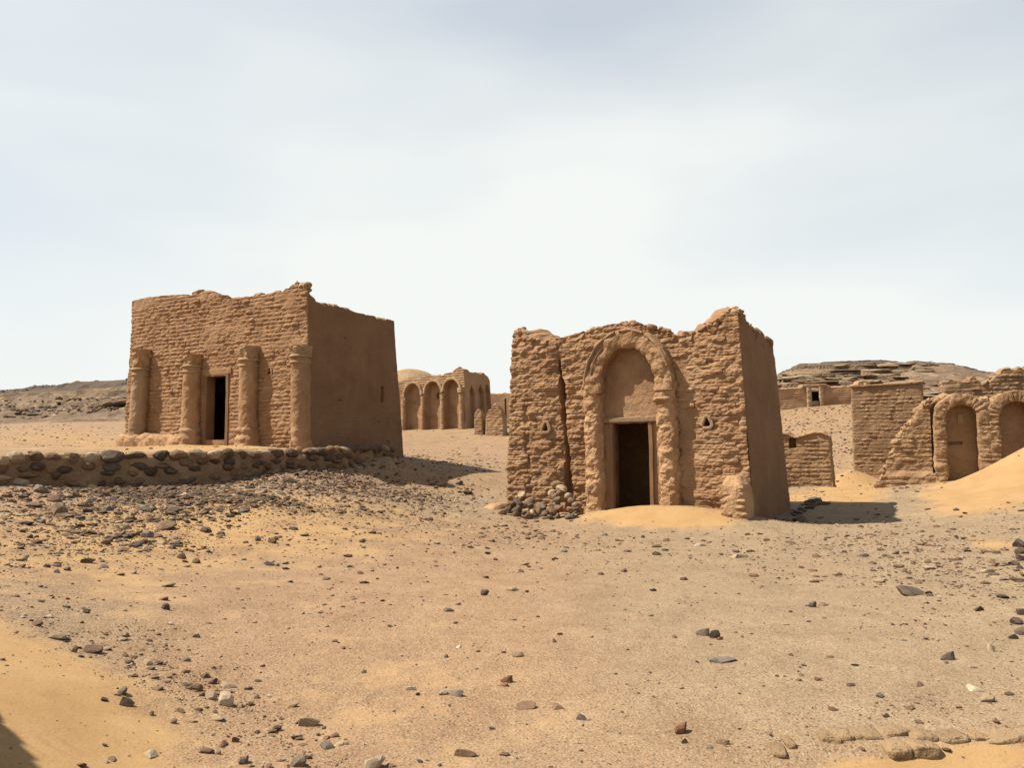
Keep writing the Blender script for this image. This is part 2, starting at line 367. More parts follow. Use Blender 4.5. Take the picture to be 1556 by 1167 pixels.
mound(955, 778, 18.2, 1.3, 0.6, -25, 0.16)
mound(1610, 735, 20.8, 1.75, 1.6, 10, 1.10)
mound(1296, 742, 27.5, 0.95, 0.8, 0, 0.60)
mound(1235, 757, 25.2, 1.3, 0.5, -20, 0.22)
mound(1475, 748, 21.0, 1.2, 0.7, -15, 0.10)
mound(1430, 1168, 3.98, .8, .20, -4, -0.10)
mound(400, 688, 21.4, 1.6, 0.4, -26, 0.08)
mound(245, 684, 23.0, 1.2, 0.4, -26, 0.03)
def terrain(x, y, detail=True):
    x = np.asarray(x, float); y = np.asarray(y, float)
    k = sstep(-0.16, 0.16, wall_side(x, y))
    z = T_LO(x, y) * (1 - k) + T_UP(x, y) * k
    r = np.hypot(x, y); f = sstep(110, 170, r); z = z * (1 - f) + 2.0 * f
    for mx, my, rx, ry, a, h in MOUNDS:
        dx, dy = x - mx, y - my; u = (dx * cos(a) + dy * sin(a)) / rx; v = (-dx * sin(a) + dy * cos(a)) / ry
        z = z + h * np.exp(-(u * u + v * v) ** 1.0)
    if detail:
        z = z + 0.05 * fbm(x, y, 0, 0.35, 3) + 0.028 * fbm(x, y, 3, 1.3, 4) * (1 + 0.6 * sstep(20, 60, r))
    return z
def ground_z(x, y): return terrain(np.atleast_1d(np.asarray(x, float)), np.atleast_1d(np.asarray(y, float)))
_ys = np.concatenate([np.linspace(2.5, 30, 900), np.linspace(30.1, 90, 600)])
def on_ground(px, py):              # where the sight line through a pixel meets the ground
    d = ray(px, py); P = EYE + d[None] * (_ys / d[1])[:, None]
    e = P[:, 2] - terrain(P[:, 0], P[:, 1]); i = int(np.argmax(e <= 0))
    if i == 0: return P[-1]
    w = e[i - 1] / (e[i - 1] - e[i]); return P[i - 1] * (1 - w) + P[i] * w

def blob(px, py, cx, cy, rx, ry, ang=0.0):
    a = radians(ang); dx, dy = px - cx, py - cy
    u = (dx * cos(a) + dy * sin(a)) / rx; v = (-dx * sin(a) + dy * cos(a)) / ry
    return np.exp(-(u * u + v * v))
def zones(P):
    px, py = proj(P); infr = (P[:, 1] > 2.0)
    px = np.where(infr, px, -3000); py = np.where(infr, py, 1000)
    s = np.full(len(P), 0.24)
    for q in [(430, 800, 330, 60, -4, .36), (70, 1120, 190, 130, 30, .75), (60, 850, 240, 120, 0, .20), (1010, 785, 120, 17, 2, .85), (1520, 735, 110, 40, -15, .95), (1296, 742, 42, 22, 0, .95),
              (1235, 757, 40, 10, 0, .8), (1440, 1160, 200, 22, -6, .75), (1508, 829, 48, 11, 5, .6), (330, 681, 150, 7, 0, .6), (600, 1080, 260, 120, 8, .16), (100, 668, 160, 18, 0, .25), (1370, 690, 70, 30, 0, .4), (690, 690, 90, 30, 0, -.05)]:
        s += q[5] * blob(px, py, *q[:5])
    for q in [(1150, 840, 260, 45, 0, .25), (1480, 900, 220, 120, 0, .2), (330, 725, 330, 22, -3, .25), (120, 960, 150, 30, 22, .35), (650, 740, 120, 35, 10, .2)]:
        s -= q[5] * blob(px, py, *q[:5])
    g = 0.35 + 0.75 * blob(px, py, 1330, 930, 480, 190, 0) + 0.35 * blob(px, py, 700, 770, 120, 30) - 0.35 * blob(px, py, 650, 950, 330, 140) - 0.4 * blob(px, py, 690, 675, 130, 40) - .35 * blob(px, py, 1290, 660, 90, 60) + 0.2 * blob(px, py, 100, 940, 170, 60, 20)
    rip = blob(px, py, 60, 1110, 190, 110, 20) + 0.7 * blob(px, py, 530, 1040, 170, 60, 5)
    return np.clip(s, 0, 1), np.clip(g, 0, 1), np.clip(rip, 0, 1) * infr

def build_ground():
    th = np.radians(np.concatenate([np.arange(-180, -42, 3.0), np.arange(-42, 42, 0.125), np.arange(42, 180, 3.0)]))
    rr = np.concatenate([[0.02, 0.6, 1.2, 1.8], np.exp(np.linspace(math.log(2.4), math.log(95), 430)), np.exp(np.linspace(math.log(100), math.log(4000), 26))])
    R_, TH = np.meshgrid(rr, th, indexing='ij')
    X, Y = R_ * np.sin(TH), R_ * np.cos(TH)
    Z = terrain(X, Y)
    P = np.stack([X, Y, Z], -1).reshape(-1, 3)
    s, g, rip = zones(P)
    x, y = P[:, 0], P[:, 1]
    w = fbm(x, y, 2, 0.9, 3)
    ph = (y * 0.99 + x * 0.14 + 0.22 * w) * 2 * pi / 0.105
    P[:, 2] += rip * 0.013 * np.sin(ph) * (0.5 + 0.5 * fbm(x, y, 7, 0.8, 2)) * (np.hypot(x, y) < 9)
    P[:, 2] += (1 - s) * 0.010 * fbm(x, y, 5, 9.0, 2) * (np.hypot(x, y) < 30)
    Fc = grid_faces(len(rr), len(th), True)[:, ::-1]
    o = link('ground', mesh_np('ground', P, Fc, GROUND, True, attrs=dict(sand=s, grey=g, ripple=rip)))
    tag(o, kind='structure'); return o
build_ground()

# ------------------------------------------------------------------ hills
def hillL_z(X, Y):
    px = PW / 2 + FPX * X / Y                                      # bearing from the camera
    crest = np.interp(px, [-900, -300, 0, 60, 100, 150, 190, 330, 450, 620, 760], [4.5, 8.5, 10.6, 11.1, 11.4, 11.9, 12.2, 11.0, 7.6, 3.0, 1.0])
    t = sstep(44, 128, Y) ** 1.15; back = 1 - 0.8 * sstep(132, 185, Y); base = terrain(X, Y)
    Z = base + (crest - base) * t * back - .5 * (1 - sstep(46, 56, Y)) - 4.0 * sstep(440, 560, px); edge = sstep(46, 58, Y)
    Z = Z + edge * (0.75 * fbm(X, Y, 0, 0.06, 4) + 0.40 * fbm(X, Y, 4, 0.3, 4) + 0.25 * fbm(X, Y, 9, 1.1, 2))
    st = Z / 1.5 + 0.7 * fbm(X, Y, 2, 0.05, 3); fr = st - np.floor(st)
    Z = Z + edge * 0.6 * (sstep(0.5, 0.8, fr) - fr) * sstep(3.0, 6, Z)
    Z = Z - 3.0 * sstep(185, 190, Y) - 4 * (1 - sstep(-190, -184, X)) - 3 * sstep(0, 6, X)
    return Z
def hill_left():
    X, Y = np.meshgrid(np.arange(-190, 6, 0.7), np.arange(40, 190, 0.7)); Z = hillL_z(X, Y)
    cap = sstep(6.5, 10.5, Z) * 0.9 + 0.25 * fbm(X, Y, 1, 0.08, 3)
    o = link('hill', mesh_np('hill', np.stack([X, Y, Z], -1).reshape(-1, 3), grid_faces(*X.shape), HILL_L, False, attrs=dict(cap=cap.ravel())))
    tag(o, kind='structure')
hill_left()
def hillR_z(X, Y):
    px = PW / 2 + FPX * X / Y
    crest = 1.65 + np.interp(px, [600, 1000, 1100, 1190, 1215, 1260, 1330, 1400, 1450, 1500, 1560, 1700, 2000], [-2.0, 1.0, 4.0, 6.2, 7.0, 7.25, 7.25, 6.95, 6.6, 5.6, 5.0, 4.4, 3.5]) * 0.985
    Yc = 86
    low = 1.65 + 1.55
    t = np.clip((Y - 57.0) / (Yc - 57.0), 0, 1)
    prof = np.interp(t, [0, 0.10, 0.18, 0.26, 0.42, 0.7, 1.0], [0.0, 0.16, 0.40, 0.52, 0.72, 0.90, 1.0])
    Z = low + (crest - low) * prof
    Z = Z - 0.5 * sstep(86, 120, Y) * (Z - 1)
    n = fbm(X, Y, 0, 0.10, 4)
    rough = sstep(57, 60, Y)
    pile = sstep(1345, 1400, px) * (1 - sstep(1500, 1560, px)) * (1 - sstep(70, 80, Y))   # smooth tongue of sand and rubble
    st = Z / 0.62 + 1.6 * fbm(X, Y * 1.6, 2, 0.09, 3) + 0.25 * fbm(X, Y, 5, 0.5, 2); fl = np.floor(st); fr = st - fl
    Zs = Z + 0.62 * (sstep(0.84, 0.97, fr) - fr) * (0.45 + 0.9 * hashn(fl.astype(np.int64), 3)) * (1 - 0.9 * pile)
    Z = Z * (1 - rough) + Zs * rough
    Z = Z + rough * (0.20 * n + 0.13 * fbm(X, Y, 4, 0.6, 4) + 0.07 * fbm(X, Y, 8, 2.2, 2))
    return Z, px, pile
def hill_right():
    X, Y = np.meshgrid(np.arange(6, 92, 0.24), np.concatenate([np.arange(53, 80, 0.14), np.arange(80, 124, 0.8)]))
    Z, px, pile = hillR_z(X, Y)
    Z = Z - 2.5 * (1 - sstep(53, 57, Y)) - 3 * sstep(119, 124, Y) - 3 * sstep(86, 92, X) - 2.5 * (1 - sstep(6, 14, X))
    cap = sstep(6.2, 8.2, Z) * 0.8 + 0.25 - 1.2 * pile
    o = link('rocky_hill', mesh_np('rocky_hill', np.stack([X, Y, Z], -1).reshape(-1, 3), grid_faces(*X.shape), HILL_R, False, attrs=dict(cap=cap.ravel())))
    tag(o, kind='structure')
hill_right()

# ------------------------------------------------------------------ building frames
class Frame:
    """x runs along the front to the right, y into the building, z up from zb; batter leans every face inward."""
    def __init__(s, name, right_corner, ang, W, D, zb, batter=0.04):
        s.W, s.D, s.zb, s.b = W, D, zb, batter; s.ang = ang
        s.ux = np.array([cos(ang), sin(ang)]); s.uy = np.array([-sin(ang), cos(ang)])
        s.o = np.asarray(right_corner, float)[:2] - s.ux * W
        s.e = bpy.data.objects.new(name, None); COL.objects.link(s.e); s.e.empty_display_size = 0.3
        s.e.location = (s.o[0], s.o[1], zb); s.e.rotation_euler = (0, 0, ang)
    def inset(s, x, y, ax, ay): return x + ax * (1 - 2 * x / s.W), y + ay * (1 - 2 * y / s.D)
    def front(s, px, py, off=0.0):           # pixel -> (x, height) on the front face
        d = ray(px, py); v = 0.0
        for _ in range(6):
            yl = s.b * v + off
            p0 = s.o + s.uy * yl
            k = ((p0 - EYE[:2]) @ s.uy) / (d[:2] @ s.uy); P = EYE + d * k; v = P[2] - s.zb
        xl = (P[:2] - s.o) @ s.ux; bv = s.b * v
        return (xl - bv) / (1 - 2 * bv / s.W), v
    def side(s, px, py):                     # pixel -> (y, height) on the right-hand face
        d = ray(px, py); v = 0.0
        for _ in range(6):
            p0 = s.o + s.ux * (s.W - s.b * v); k = ((p0 - EYE[:2]) @ s.ux) / (d[:2] @ s.ux); P = EYE + d * k; v = P[2] - s.zb
        return (P[:2] - s.o) @ s.uy, v
    def loc(s, x, v, out=0.0):               # point on the front face, `out` metres proud of it
        bv = s.b * v; return np.stack(np.broadcast_arrays(x + bv * (1 - 2 * np.asarray(x) / s.W), bv - out, v), -1)

def ring_skin(fr, name, mats, top, disp, v0=-0.8, T=0.5, res=(0.03, 0.06, 0.3, 0.3), rv=0.03, holes=(), solid=False, rc=0.07, endin=0.15, rough_top=0.06):
    W, D = fr.W, fr.D; cols = []
    def lin(a, b, r): n = max(2, int(round(abs(b - a) / r))); return np.linspace(a, b, n + 1)[:-1]
    for t in lin(0, W, res[0]): cols.append((0, t, t, 0.0))
    for t in lin(0, D, res[1]): cols.append((1, t, W, t))
    for t in lin(0, W, res[2]): cols.append((2, t, W - t, D))
    for t in lin(0, D, res[3]): cols.append((3, t, 0.0, D - t))
    c = np.array(cols); side = c[:, 0].astype(int); t = c[:, 1]; x = c[:, 2]; y = c[:, 3]
    NRM = np.array([(0, -1), (1, 0), (0, 1), (-1, 0)], float)
    n = NRM[side].copy(); Ls = np.where(side % 2 == 0, W, D)
    for nb, dist in (((side + 1) % 4, Ls - t), ((side + 3) % 4, t)):
        w = 1 - np.clip(dist / rc, 0, 1); n += NRM[nb] * (w ** 1.5)[:, None]
    wn_ = np.maximum(1 - np.clip((Ls - t) / rc, 0, 1), 1 - np.clip(t / rc, 0, 1)) ** 2
    n /= np.linalg.norm(n, axis=1)[:, None]
    tp = top(side, t)
    ref = float(np.max(tp)); nv = max(6, int((ref - v0) / rv))
    tj = np.linspace(0, 1, nv + 1)
    v = np.minimum(v0 + (ref - v0) * tj[:, None], tp[None])
    S, Tt = np.broadcast_to(side, v.shape), np.broadcast_to(t, v.shape)
    d = disp(S, Tt, v) - wn_[None] * rc * 0.45
    X, Y = fr.inset(x[None], y[None], fr.b * v, fr.b * v)
    rows = [np.stack([X + n[None, :, 0] * d, Y + n[None, :, 1] * d, v], -1)]
    dt = d[-1]
    for k in (0.12, 0.4, 0.7, 0.94):
        ax, ay = (endin * k, D / 2 * k * 0.99) if solid else (T * k, T * k)
        X1, Y1 = fr.inset(x, y, fr.b * tp + ax, fr.b * tp + ay)
        zz = tp + rough_top * (1.2 * fbm(X1, Y1, 1.0 + fr.o[0], 3.2, 3)) + 0.05 * sin(pi * k)
        q = dt * (1 - k)
        rows.append(np.stack([X1 + n[:, 0] * q, Y1 + n[:, 1] * q, zz], -1)[None])
    nout = v.shape[0]
    if not solid:
        for g in np.linspace(1, 0, 7):
            vi = v0 + (tp - 0.04 - v0) * g
            X1, Y1 = fr.inset(x, y, fr.b * tp + T, fr.b * tp + T)
            rows.append(np.stack([X1, Y1, vi], -1)[None])
    P = np.concatenate(rows, 0); nj, ni = P.shape[:2]
    Fc = grid_faces(nj, ni, True)
    jj, ii = np.divmod(np.arange(len(Fc)), ni)
    keep = np.ones(len(Fc), bool)
    cx = (t[ii] + t[np.minimum(ii + 1, ni - 1)]) / 2; cz = P[jj, ii, 2]
    for (t0, t1, h0, h1) in holes:
        inr = (side[ii] == 0) & (t[ii] > t0) & (cx < t1)
        keep &= ~(inr & (jj < nout - 1) & (cz > h0) & (cz < h1))
        if not solid: keep &= ~((side[ii] == 0) & (t[ii] > t0 - .7) & (cx < t1 + .4) & (jj >= nout + 3))
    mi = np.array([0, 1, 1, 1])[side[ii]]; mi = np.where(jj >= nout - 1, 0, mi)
    return part(name, P.reshape(-1, 3), Fc[keep], mats, fr.e, False, mi[keep])

def prof(pts): a = np.array(sorted([tuple(p) for p in pts])); return lambda q: np.interp(q, a[:, 0], a[:, 1])
def crumble(t, seed, h=0.13, L=0.27, amp=1.0):   # broken top edge: whole and half bricks missing
    k = np.floor(t / L + seed * 0.37).astype(np.int64); r = hashn(k, seed)
    return amp * h * (np.where(r > 0.72, 0.55, 0.0) - np.where(r < 0.25, 0.7, 0.0) + 0.35 * vn(t * 9, seed, 0.5))
def courses(v, t, seed, h=0.135, dep=0.02):
    w = v + 0.035 * vn(t * 0.7, v * 0.4, seed) + 0.012 * vn(t * 3.1, v, seed + 4)
    f = w / h - np.floor(w / h); return -dep * (1 - sstep(0.0, 0.17, np.minimum(f, 1 - f)))

# ------------------------------------------------------------------ mud bricks (each a low eroded lump set in its bed of mud)
def brick_shape(seed, L=0.30, H=0.098, dep=0.075, nx=5, nz=3):
    r = np.random.default_rng(seed)
    gx, gz = np.meshgrid(np.linspace(-1, 1, nx), np.linspace(-1, 1, nz))
    e = np.maximum(np.abs(gx), np.abs(gz)); rim = (e > 0.99)
    X = gx * L / 2 * (1 + 0.04 * r.normal(size=gx.shape)); Z = gz * H / 2 * (1 + 0.10 * r.normal(size=gx.shape))
    corner = (np.abs(gx) > .99) & (np.abs(gz) > .99)
    X = np.where(corner, X * 0.93, X); Z = np.where(corner, Z * 0.86, Z)
    Yf = np.where(rim, 0.005 + 0.010 * r.random(gx.shape), -0.004 + 0.009 * r.normal(size=gx.shape)) + np.where(corner, 0.008, 0)
    Vf = np.stack([X, Yf, Z], -1).reshape(-1, 3)
    ring = list(range(nx)) + [nx * j + nx - 1 for j in range(1, nz)] + [nx * (nz - 1) + i for i in range(nx - 2, -1, -1)] + [nx * j for j in range(nz - 2, 0, -1)]
    Vb = Vf[ring].copy(); Vb[:, 1] = dep
    q = grid_faces(nz, nx); T3 = np.concatenate([q[:, [0, 1, 2]], q[:, [0, 2, 3]]])
    m = len(ring); o = len(Vf); sk = []
    for i in range(m):
        a, b = ring[i], ring[(i + 1) % m]; sk += [(a, o + i, o + (i + 1) % m), (a, o + (i + 1) % m, b)]
    return np.concatenate([Vf, Vb]), np.concatenate([T3, np.array(sk)])
BRK = [brick_shape(50 + i) for i in range(18)]
BRKF = BRK[0][1]
_bm = {}
def brick_mesh(i, mat):
    k = (i, mat.name)
    if k not in _bm: _bm[k] = mesh_np('brick', BRK[i][0], BRKF, mat, False)
    return _bm[k]
def lay_bricks(fr, wall, mat, keepfn, surf, x0, x1, v0, v1, seed, h=0.135, L=0.31, n_ind=300, cover=0.9, proud=0.006):
    r = np.random.default_rng(seed); items = []
    nc = int((v1 - v0) / h)
    for c in range(nc):
        v = v0 + (c + 0.5) * h; off = (c % 2) * L / 2 + r.uniform(-0.06, 0.06); x = x0 - off
        while x < x1:
            l = L * r.uniform(0.84, 1.14) * (0.55 if r.random() < 0.13 else 1.0); xc = x + l / 2; x += l
            if xc - l * .42 < x0 or xc + l * .42 > x1: continue
            items.append((xc, v + 0.03 * float(vn(xc * 0.7, v * .5, seed)) + r.uniform(-.007, .007), l / 0.31))
    A = np.array(items); ok = keepfn(A[:, 0], A[:, 1]); bare = fbm(A[:, 0], A[:, 1], seed + .3, 0.9, 3)
    ok &= (r.random(len(A)) < cover) & (bare > -0.42)
    A = A[ok]; bare = bare[ok]
    sf = surf(A[:, 0], A[:, 1])
    pro = sf + proud + 0.014 * r.normal(size=len(A)) + 0.016 * np.clip(bare, -.5, .8)
    P = fr.loc(A[:, 0], A[:, 1], pro)
    rot = np.stack([r.normal(0, .03, len(A)) + 0.04, r.normal(0, .025, len(A)), r.normal(0, .03, len(A))], -1)
    sc = np.stack([A[:, 2], np.ones(len(A)), r.uniform(.86, 1.12, len(A))], -1)
    big = sc[:, 0] * sc[:, 2] * (0.6 + 4 * np.clip(pro - sf, 0, .06)) * r.uniform(.8, 1.2, len(A)); order = np.argsort(-big)
    vi = r.integers(0, len(BRK), len(A))
    ind, rest = order[:n_ind], order[n_ind:]
    for i in ind: link('brick', brick_mesh(int(vi[i]), mat), wall, P[i], rot[i], sc[i])
    if len(rest):
        VV, FF = [], []; k = 0
        for i in rest:
            B = BRK[vi[i]][0] * sc[i]; ca, sa = cos(rot[i, 1]), sin(rot[i, 1])
            B = np.stack([B[:, 0] * ca + B[:, 2] * sa, B[:, 1] + B[:, 0] * rot[i, 2] - B[:, 2] * rot[i, 0], -B[:, 0] * sa + B[:, 2] * ca], -1) + P[i]
            VV.append(B); FF.append(BRKF + k); k += len(B)
        o = part('brickwork', np.concatenate(VV), np.concatenate(FF), mat, wall); o['kind'] = 'stuff'
    return len(A)

# ------------------------------------------------------------------ rough solids
def loft(name, rings, mat, parent, amp=0.02, scale=4.0, seed=0, cap=True, smooth=False, axis_out=None):
    P = np.array(rings, float); nj, ni = P.shape[:2]
    cen = P.mean(1, keepdims=True); dirv = P - cen; dirv /= np.linalg.norm(dirv, axis=-1, keepdims=True) + 1e-9
    P = P + dirv * (amp * fbm(P[..., 0] + seed * 3.7, P[..., 1], P[..., 2], scale, 4))[..., None] * 1.6
    V = P.reshape(-1, 3); Fc = [tuple(q) for q in grid_faces(nj, ni, True)]
    tris = []
    if cap:
        V = np.vstack([V, P[-1].mean(0) + 0.2 * (P[-1].mean(0) - P[-2].mean(0)), P[0].mean(0)]); a, b = len(V) - 2, len(V) - 1
        tris += [((nj - 1) * ni + i, (nj - 1) * ni + (i + 1) % ni, a) for i in range(ni)] + [((i + 1) % ni, i, b) for i in range(ni)]
    m = bpy.data.meshes.new(name); m.from_pydata([tuple(map(float, v)) for v in V], [], Fc + tris); m.materials.append(mat)
    m.polygons.foreach_set('use_smooth', np.full(len(m.polygons), smooth)); m.update()
    return link(name, m, parent)
def ring_pts(cx, cy, z, rx, ry, n=28, power=2.0, a0=0.0):
    a = np.linspace(0, 2 * pi, n, endpoint=False) + a0; c, s = np.cos(a), np.sin(a)
    return np.stack([cx + rx * np.sign(c) * np.abs(c) ** (2 / power), cy + ry * np.sign(s) * np.abs(s) ** (2 / power), np.full(n, float(z))], -1)
def column(fr, name, xb, xt, v0, v1, r, out, mat, parent, seed=0, power=2.0, amp=0.018, prof_=None, dv=0.035, scale=5.0, smooth=False, ry=None):
    rg = []
    for v in np.arange(v0, v1 + 1e-6, dv):
        k = (v - v0) / (v1 - v0); q = r * (prof_(k) if prof_ else 1.0); p = fr.loc(xb + (xt - xb) * k, v, out)
        rg.append(ring_pts(p[0], p[1], v, q, (ry or r) * q / r, 44, power))
    return loft(name, rg, mat, parent, amp, scale, seed, True, smooth)
def band(fr, name, path, width, proud, mat, parent, seed=0, amp=0.02, back=0.12, ns=5, scale=5.0, out0=0.0, taper=None):
    """solid band following a path (x, v) on the front face; width measured to the left of travel"""
    p = np.array(path, float); L = np.r_[0, np.cumsum(np.hypot(*np.diff(p, axis=0).T))]
    n = max(8, int(L[-1] / 0.04)); q = np.linspace(0, L[-1], n); px_, pv = np.interp(q, L, p[:, 0]), np.interp(q, L, p[:, 1])
    for _ in range(3):
        px_[1:-1] = (px_[:-2] + 2 * px_[1:-1] + px_[2:]) / 4; pv[1:-1] = (pv[:-2] + 2 * pv[1:-1] + pv[2:]) / 4
    tx, tv = np.gradient(px_), np.gradient(pv); l = np.hypot(tx, tv); nx_, nv_ = -tv / l, tx / l
    w = np.linspace(0, 1, ns); sec = [(0, f) for f in np.linspace(-back, proud * .85, 5)] + [(a, proud * (1 - 0.12 * (abs(2 * a - 1) ** 3))) for a in w[1:-1]] + [(1, f) for f in np.linspace(proud * .85, -back, 5)]
    P = np.zeros((n, len(sec), 3))
    for j, (a, o) in enumerate(sec):
        ww = width if taper is None else width * taper(q / L[-1])
        x_, v_ = px_ + nx_ * a * ww, pv + nv_ * a * ww
        P[:, j] = fr.loc(x_, v_, o + out0)
    nz = fbm(P[..., 0] + seed, P[..., 1], P[..., 2], scale, 4)[..., None]
    cen = P.mean(1, keepdims=True); dv_ = P - cen; dv_ /= np.linalg.norm(dv_, axis=-1, keepdims=True)
    P = P + dv_ * nz * amp * 1.7
    V = P.reshape(-1, 3); m = len(sec); Fc = [tuple(f) for f in grid_faces(n, m, True)]
    Fc += [tuple(range(m))[::-1], tuple(range((n - 1) * m, n * m))]
    me = bpy.data.meshes.new(name); me.from_pydata([tuple(map(float, v)) for v in V], [], Fc); me.materials.append(mat); me.update()
    return link(name, me, parent)
def boxy(fr, name, x0, x1, v0, v1, o0, o1, mat, parent, amp=0.008, seed=0, n=10, scale=6.0):
    """beam or slab between x0..x1, v0..v1, from o0 to o1 proud of the face"""
    rg = []
    for k in np.linspace(0, 1, max(4, int((x1 - x0) / 0.06))):
        x = x0 + (x1 - x0) * k; c = fr.loc(x, (v0 + v1) / 2, (o0 + o1) / 2)
        a = np.linspace(0, 2 * pi, 20, endpoint=False); cc, ss = np.cos(a), np.sin(a)
        s_ = np.stack([np.full(20, c[0]), c[1] + abs(o1 - o0) / 2 * np.sign(cc) * np.abs(cc) ** .3, c[2] + (v1 - v0) / 2 * np.sign(ss) * np.abs(ss) ** .3], -1); rg.append(s_)
    return loft(name, rg, mat, parent, amp, scale, seed)
def door_lining(fr, name, x0, x1, v0, v1, T, mat, parent, wd=0.09, out=0.03, seed=0):
    """frame round a doorway plus the reveal running through the wall"""
    path = [(x0, v0), (x0, v1), (x1, v1), (x1, v0)]; inner = []
    n = 14; pts = np.concatenate([np.linspace(path[i], path[i + 1], n, endpoint=(i == 2)) for i in range(3)])
    outw = np.concatenate([np.linspace((x0 - wd, v0), (x0 - wd, v1 + wd), n, endpoint=False), np.linspace((x0 - wd, v1 + wd), (x1 + wd, v1 + wd), n, endpoint=False), np.linspace((x1 + wd, v1 + wd), (x1 + wd, v0), n)])
    j = 0.012 * np.stack([vn(np.arange(len(pts)) * .9, seed, 1), vn(np.arange(len(pts)) * .9, seed, 5)], -1); pts = pts + j; outw = outw + j * 1.5
    secs = []
    for (pp, o) in [(outw, -0.06), (outw, out), (pts + (outw - pts) * .12, out + .004), (pts, out - 0.015), (pts, -0.15), (pts, -0.3), (pts, -T)]:
        secs.append(np.stack([fr.loc(a, b, o) for a, b in pp]))
    P = np.array(secs); nj, ni = P.shape[:2]
    return part(name, P.reshape(-1, 3), grid_faces(nj, ni)[:, ::-1], mat, parent, False)
def niche_rim(fr, cx, v0, w, h, proud, thick, mat, parent, seed=0):
    tri = np.array([(cx - w / 2, v0), (cx, v0 + h), (cx + w / 2, v0), (cx - w / 2, v0)]); path = []
    for a, b in zip(tri[:-1], tri[1:]): path += [tuple(a + (b - a) * k) for k in np.linspace(0, 1, 6, endpoint=False)]
    return band(fr, 'niche_rim', path + [tuple(tri[-1])], thick, proud, mat, parent, seed, 0.012, back=0.05, ns=4, scale=9)
def in_tri(x, v, cx, v0, w, h): return (v > v0) & (v < v0 + h) & (np.abs(x - cx) < (w / 2) * (1 - (v - v0) / h))

def fragments(fr, parent, xs, vs, ys, mat, seed, smin=0.12, smax=0.26, name='brick_fragment'):
    r = np.random.default_rng(seed)
    for x, v, y in zip(xs, vs, ys):
        i = int(r.integers(0, len(COBBLE))); k = (i, 'f', mat.name)
        if k not in _bm: _bm[k] = mesh_np(name, COBBLE[i], ICO2_F, mat)
        s = r.uniform(smin, smax); b = fr.b * v
        X1, Y1 = fr.inset(x, y, b, b)
        link(name, _bm[k], parent, (X1, Y1, v), (r.uniform(-.3, .3), r.uniform(-.3, .3), r.uniform(0, 6)), (s, s, s * r.uniform(.7, 1.0)))

# ================================================================== right-hand tomb
A_ = at(1148, 803, 17.0); 
FR = Frame('tomb_chapel', A_, radians(-31.9), 6.24, 3.25, float(A_[2]), 0.045)
tag(FR.e, 'square mud brick tomb with a tall arched doorway and a crack down its front', 'tomb', 'mud brick tomb chapels')
def fx(fr, px, py, off=0.0): return float(fr.front(px, py, off)[0])
def fv(fr, px, py, off=0.0): return float(fr.front(px, py, off)[1])
topR = prof([FR.front(*q) for q in [(774, 509), (778, 505), (790, 504), (800, 514), (830, 516), (852, 513), (880, 507), (905, 499), (930, 493), (952, 491), (985, 497), (1010, 503), (1043, 507), (1050, 510), (1062, 501), (1080, 494), (1095, 485), (1103, 473), (1115, 468), (1126, 474)]])
sideR = prof([FR.side(*q) for q in [(1126, 474), (1135, 487), (1142, 497), (1152, 502), (1160, 509), (1172, 516), (1181, 524)]])
def top_R(side, t):
    o = np.where(side == 0, topR(t), np.where(side == 1, sideR(t), np.where(side == 2, sideR(3.5) + 0.1 * np.sin(t), np.interp(t, [0, 3.5], [sideR(3.5), topR(0.0)]))))
    return o + crumble(t + side * 31, 5, 0.085, 0.24)
R_AP = FR.front(948, 527, -0.4); R_LX, R_RX = fx(FR, 908, 590, -0.4), fx(FR, 990, 590, -0.4)
R_CX = (R_LX + R_RX) / 2; R_HW = (R_RX - R_LX) / 2; R_SP = R_AP[1] - R_HW * 1.12
R_BAND = 0.44
R_DOOR = (fx(FR, 931, 700), fx(FR, 988, 700), -0.5, fv(FR, 960, 642))
R_CRACK = np.array([FR.front(*q) for q in [(850, 546), (853, 580), (857, 640), (861, 700), (864, 748)]])
R_N = [(fx(FR, 830, 650), fv(FR, 830, 655)), (fx(FR, 1075, 645), fv(FR, 1075, 648))]
R_G2 = np.array([FR.front(*q) for q in [(797, 605), (800, 660), (803, 745)]])
def arch_dist(x, v):      # >0 inside the outline of arch and columns
    hw = R_HW + R_BAND
    up = (v - R_SP) / (R_HW * 1.12 + R_BAND)
    return np.where(v < R_SP, hw - np.abs(x - R_CX), (1 - np.sqrt(((x - R_CX) / hw) ** 2 + up ** 2)) * hw)
def surfR(x, v):
    d = 0.055 * fbm(x, v, 1.0, 0.9, 3) + 0.045 * fbm(x, v * 1.5, 4.0, 3.0, 3)
    cx = np.interp(v, R_CRACK[::-1, 1], R_CRACK[::-1, 0]); wob = 0.03 * vn(v * 3, 2, 2)
    d = d - 0.07 * (1 - sstep(0.05, 0.5, cx - x)) * (x < cx) * (1 - sstep(R_CRACK[0, 1] - .3, R_CRACK[0, 1], v))    # wall leans back towards the crack
    d = d + 0.04 * sstep(0.0, 0.1, x - cx) * (1 - sstep(0.2, 0.5, x - cx)) * (v < R_CRACK[0, 1])
    return d
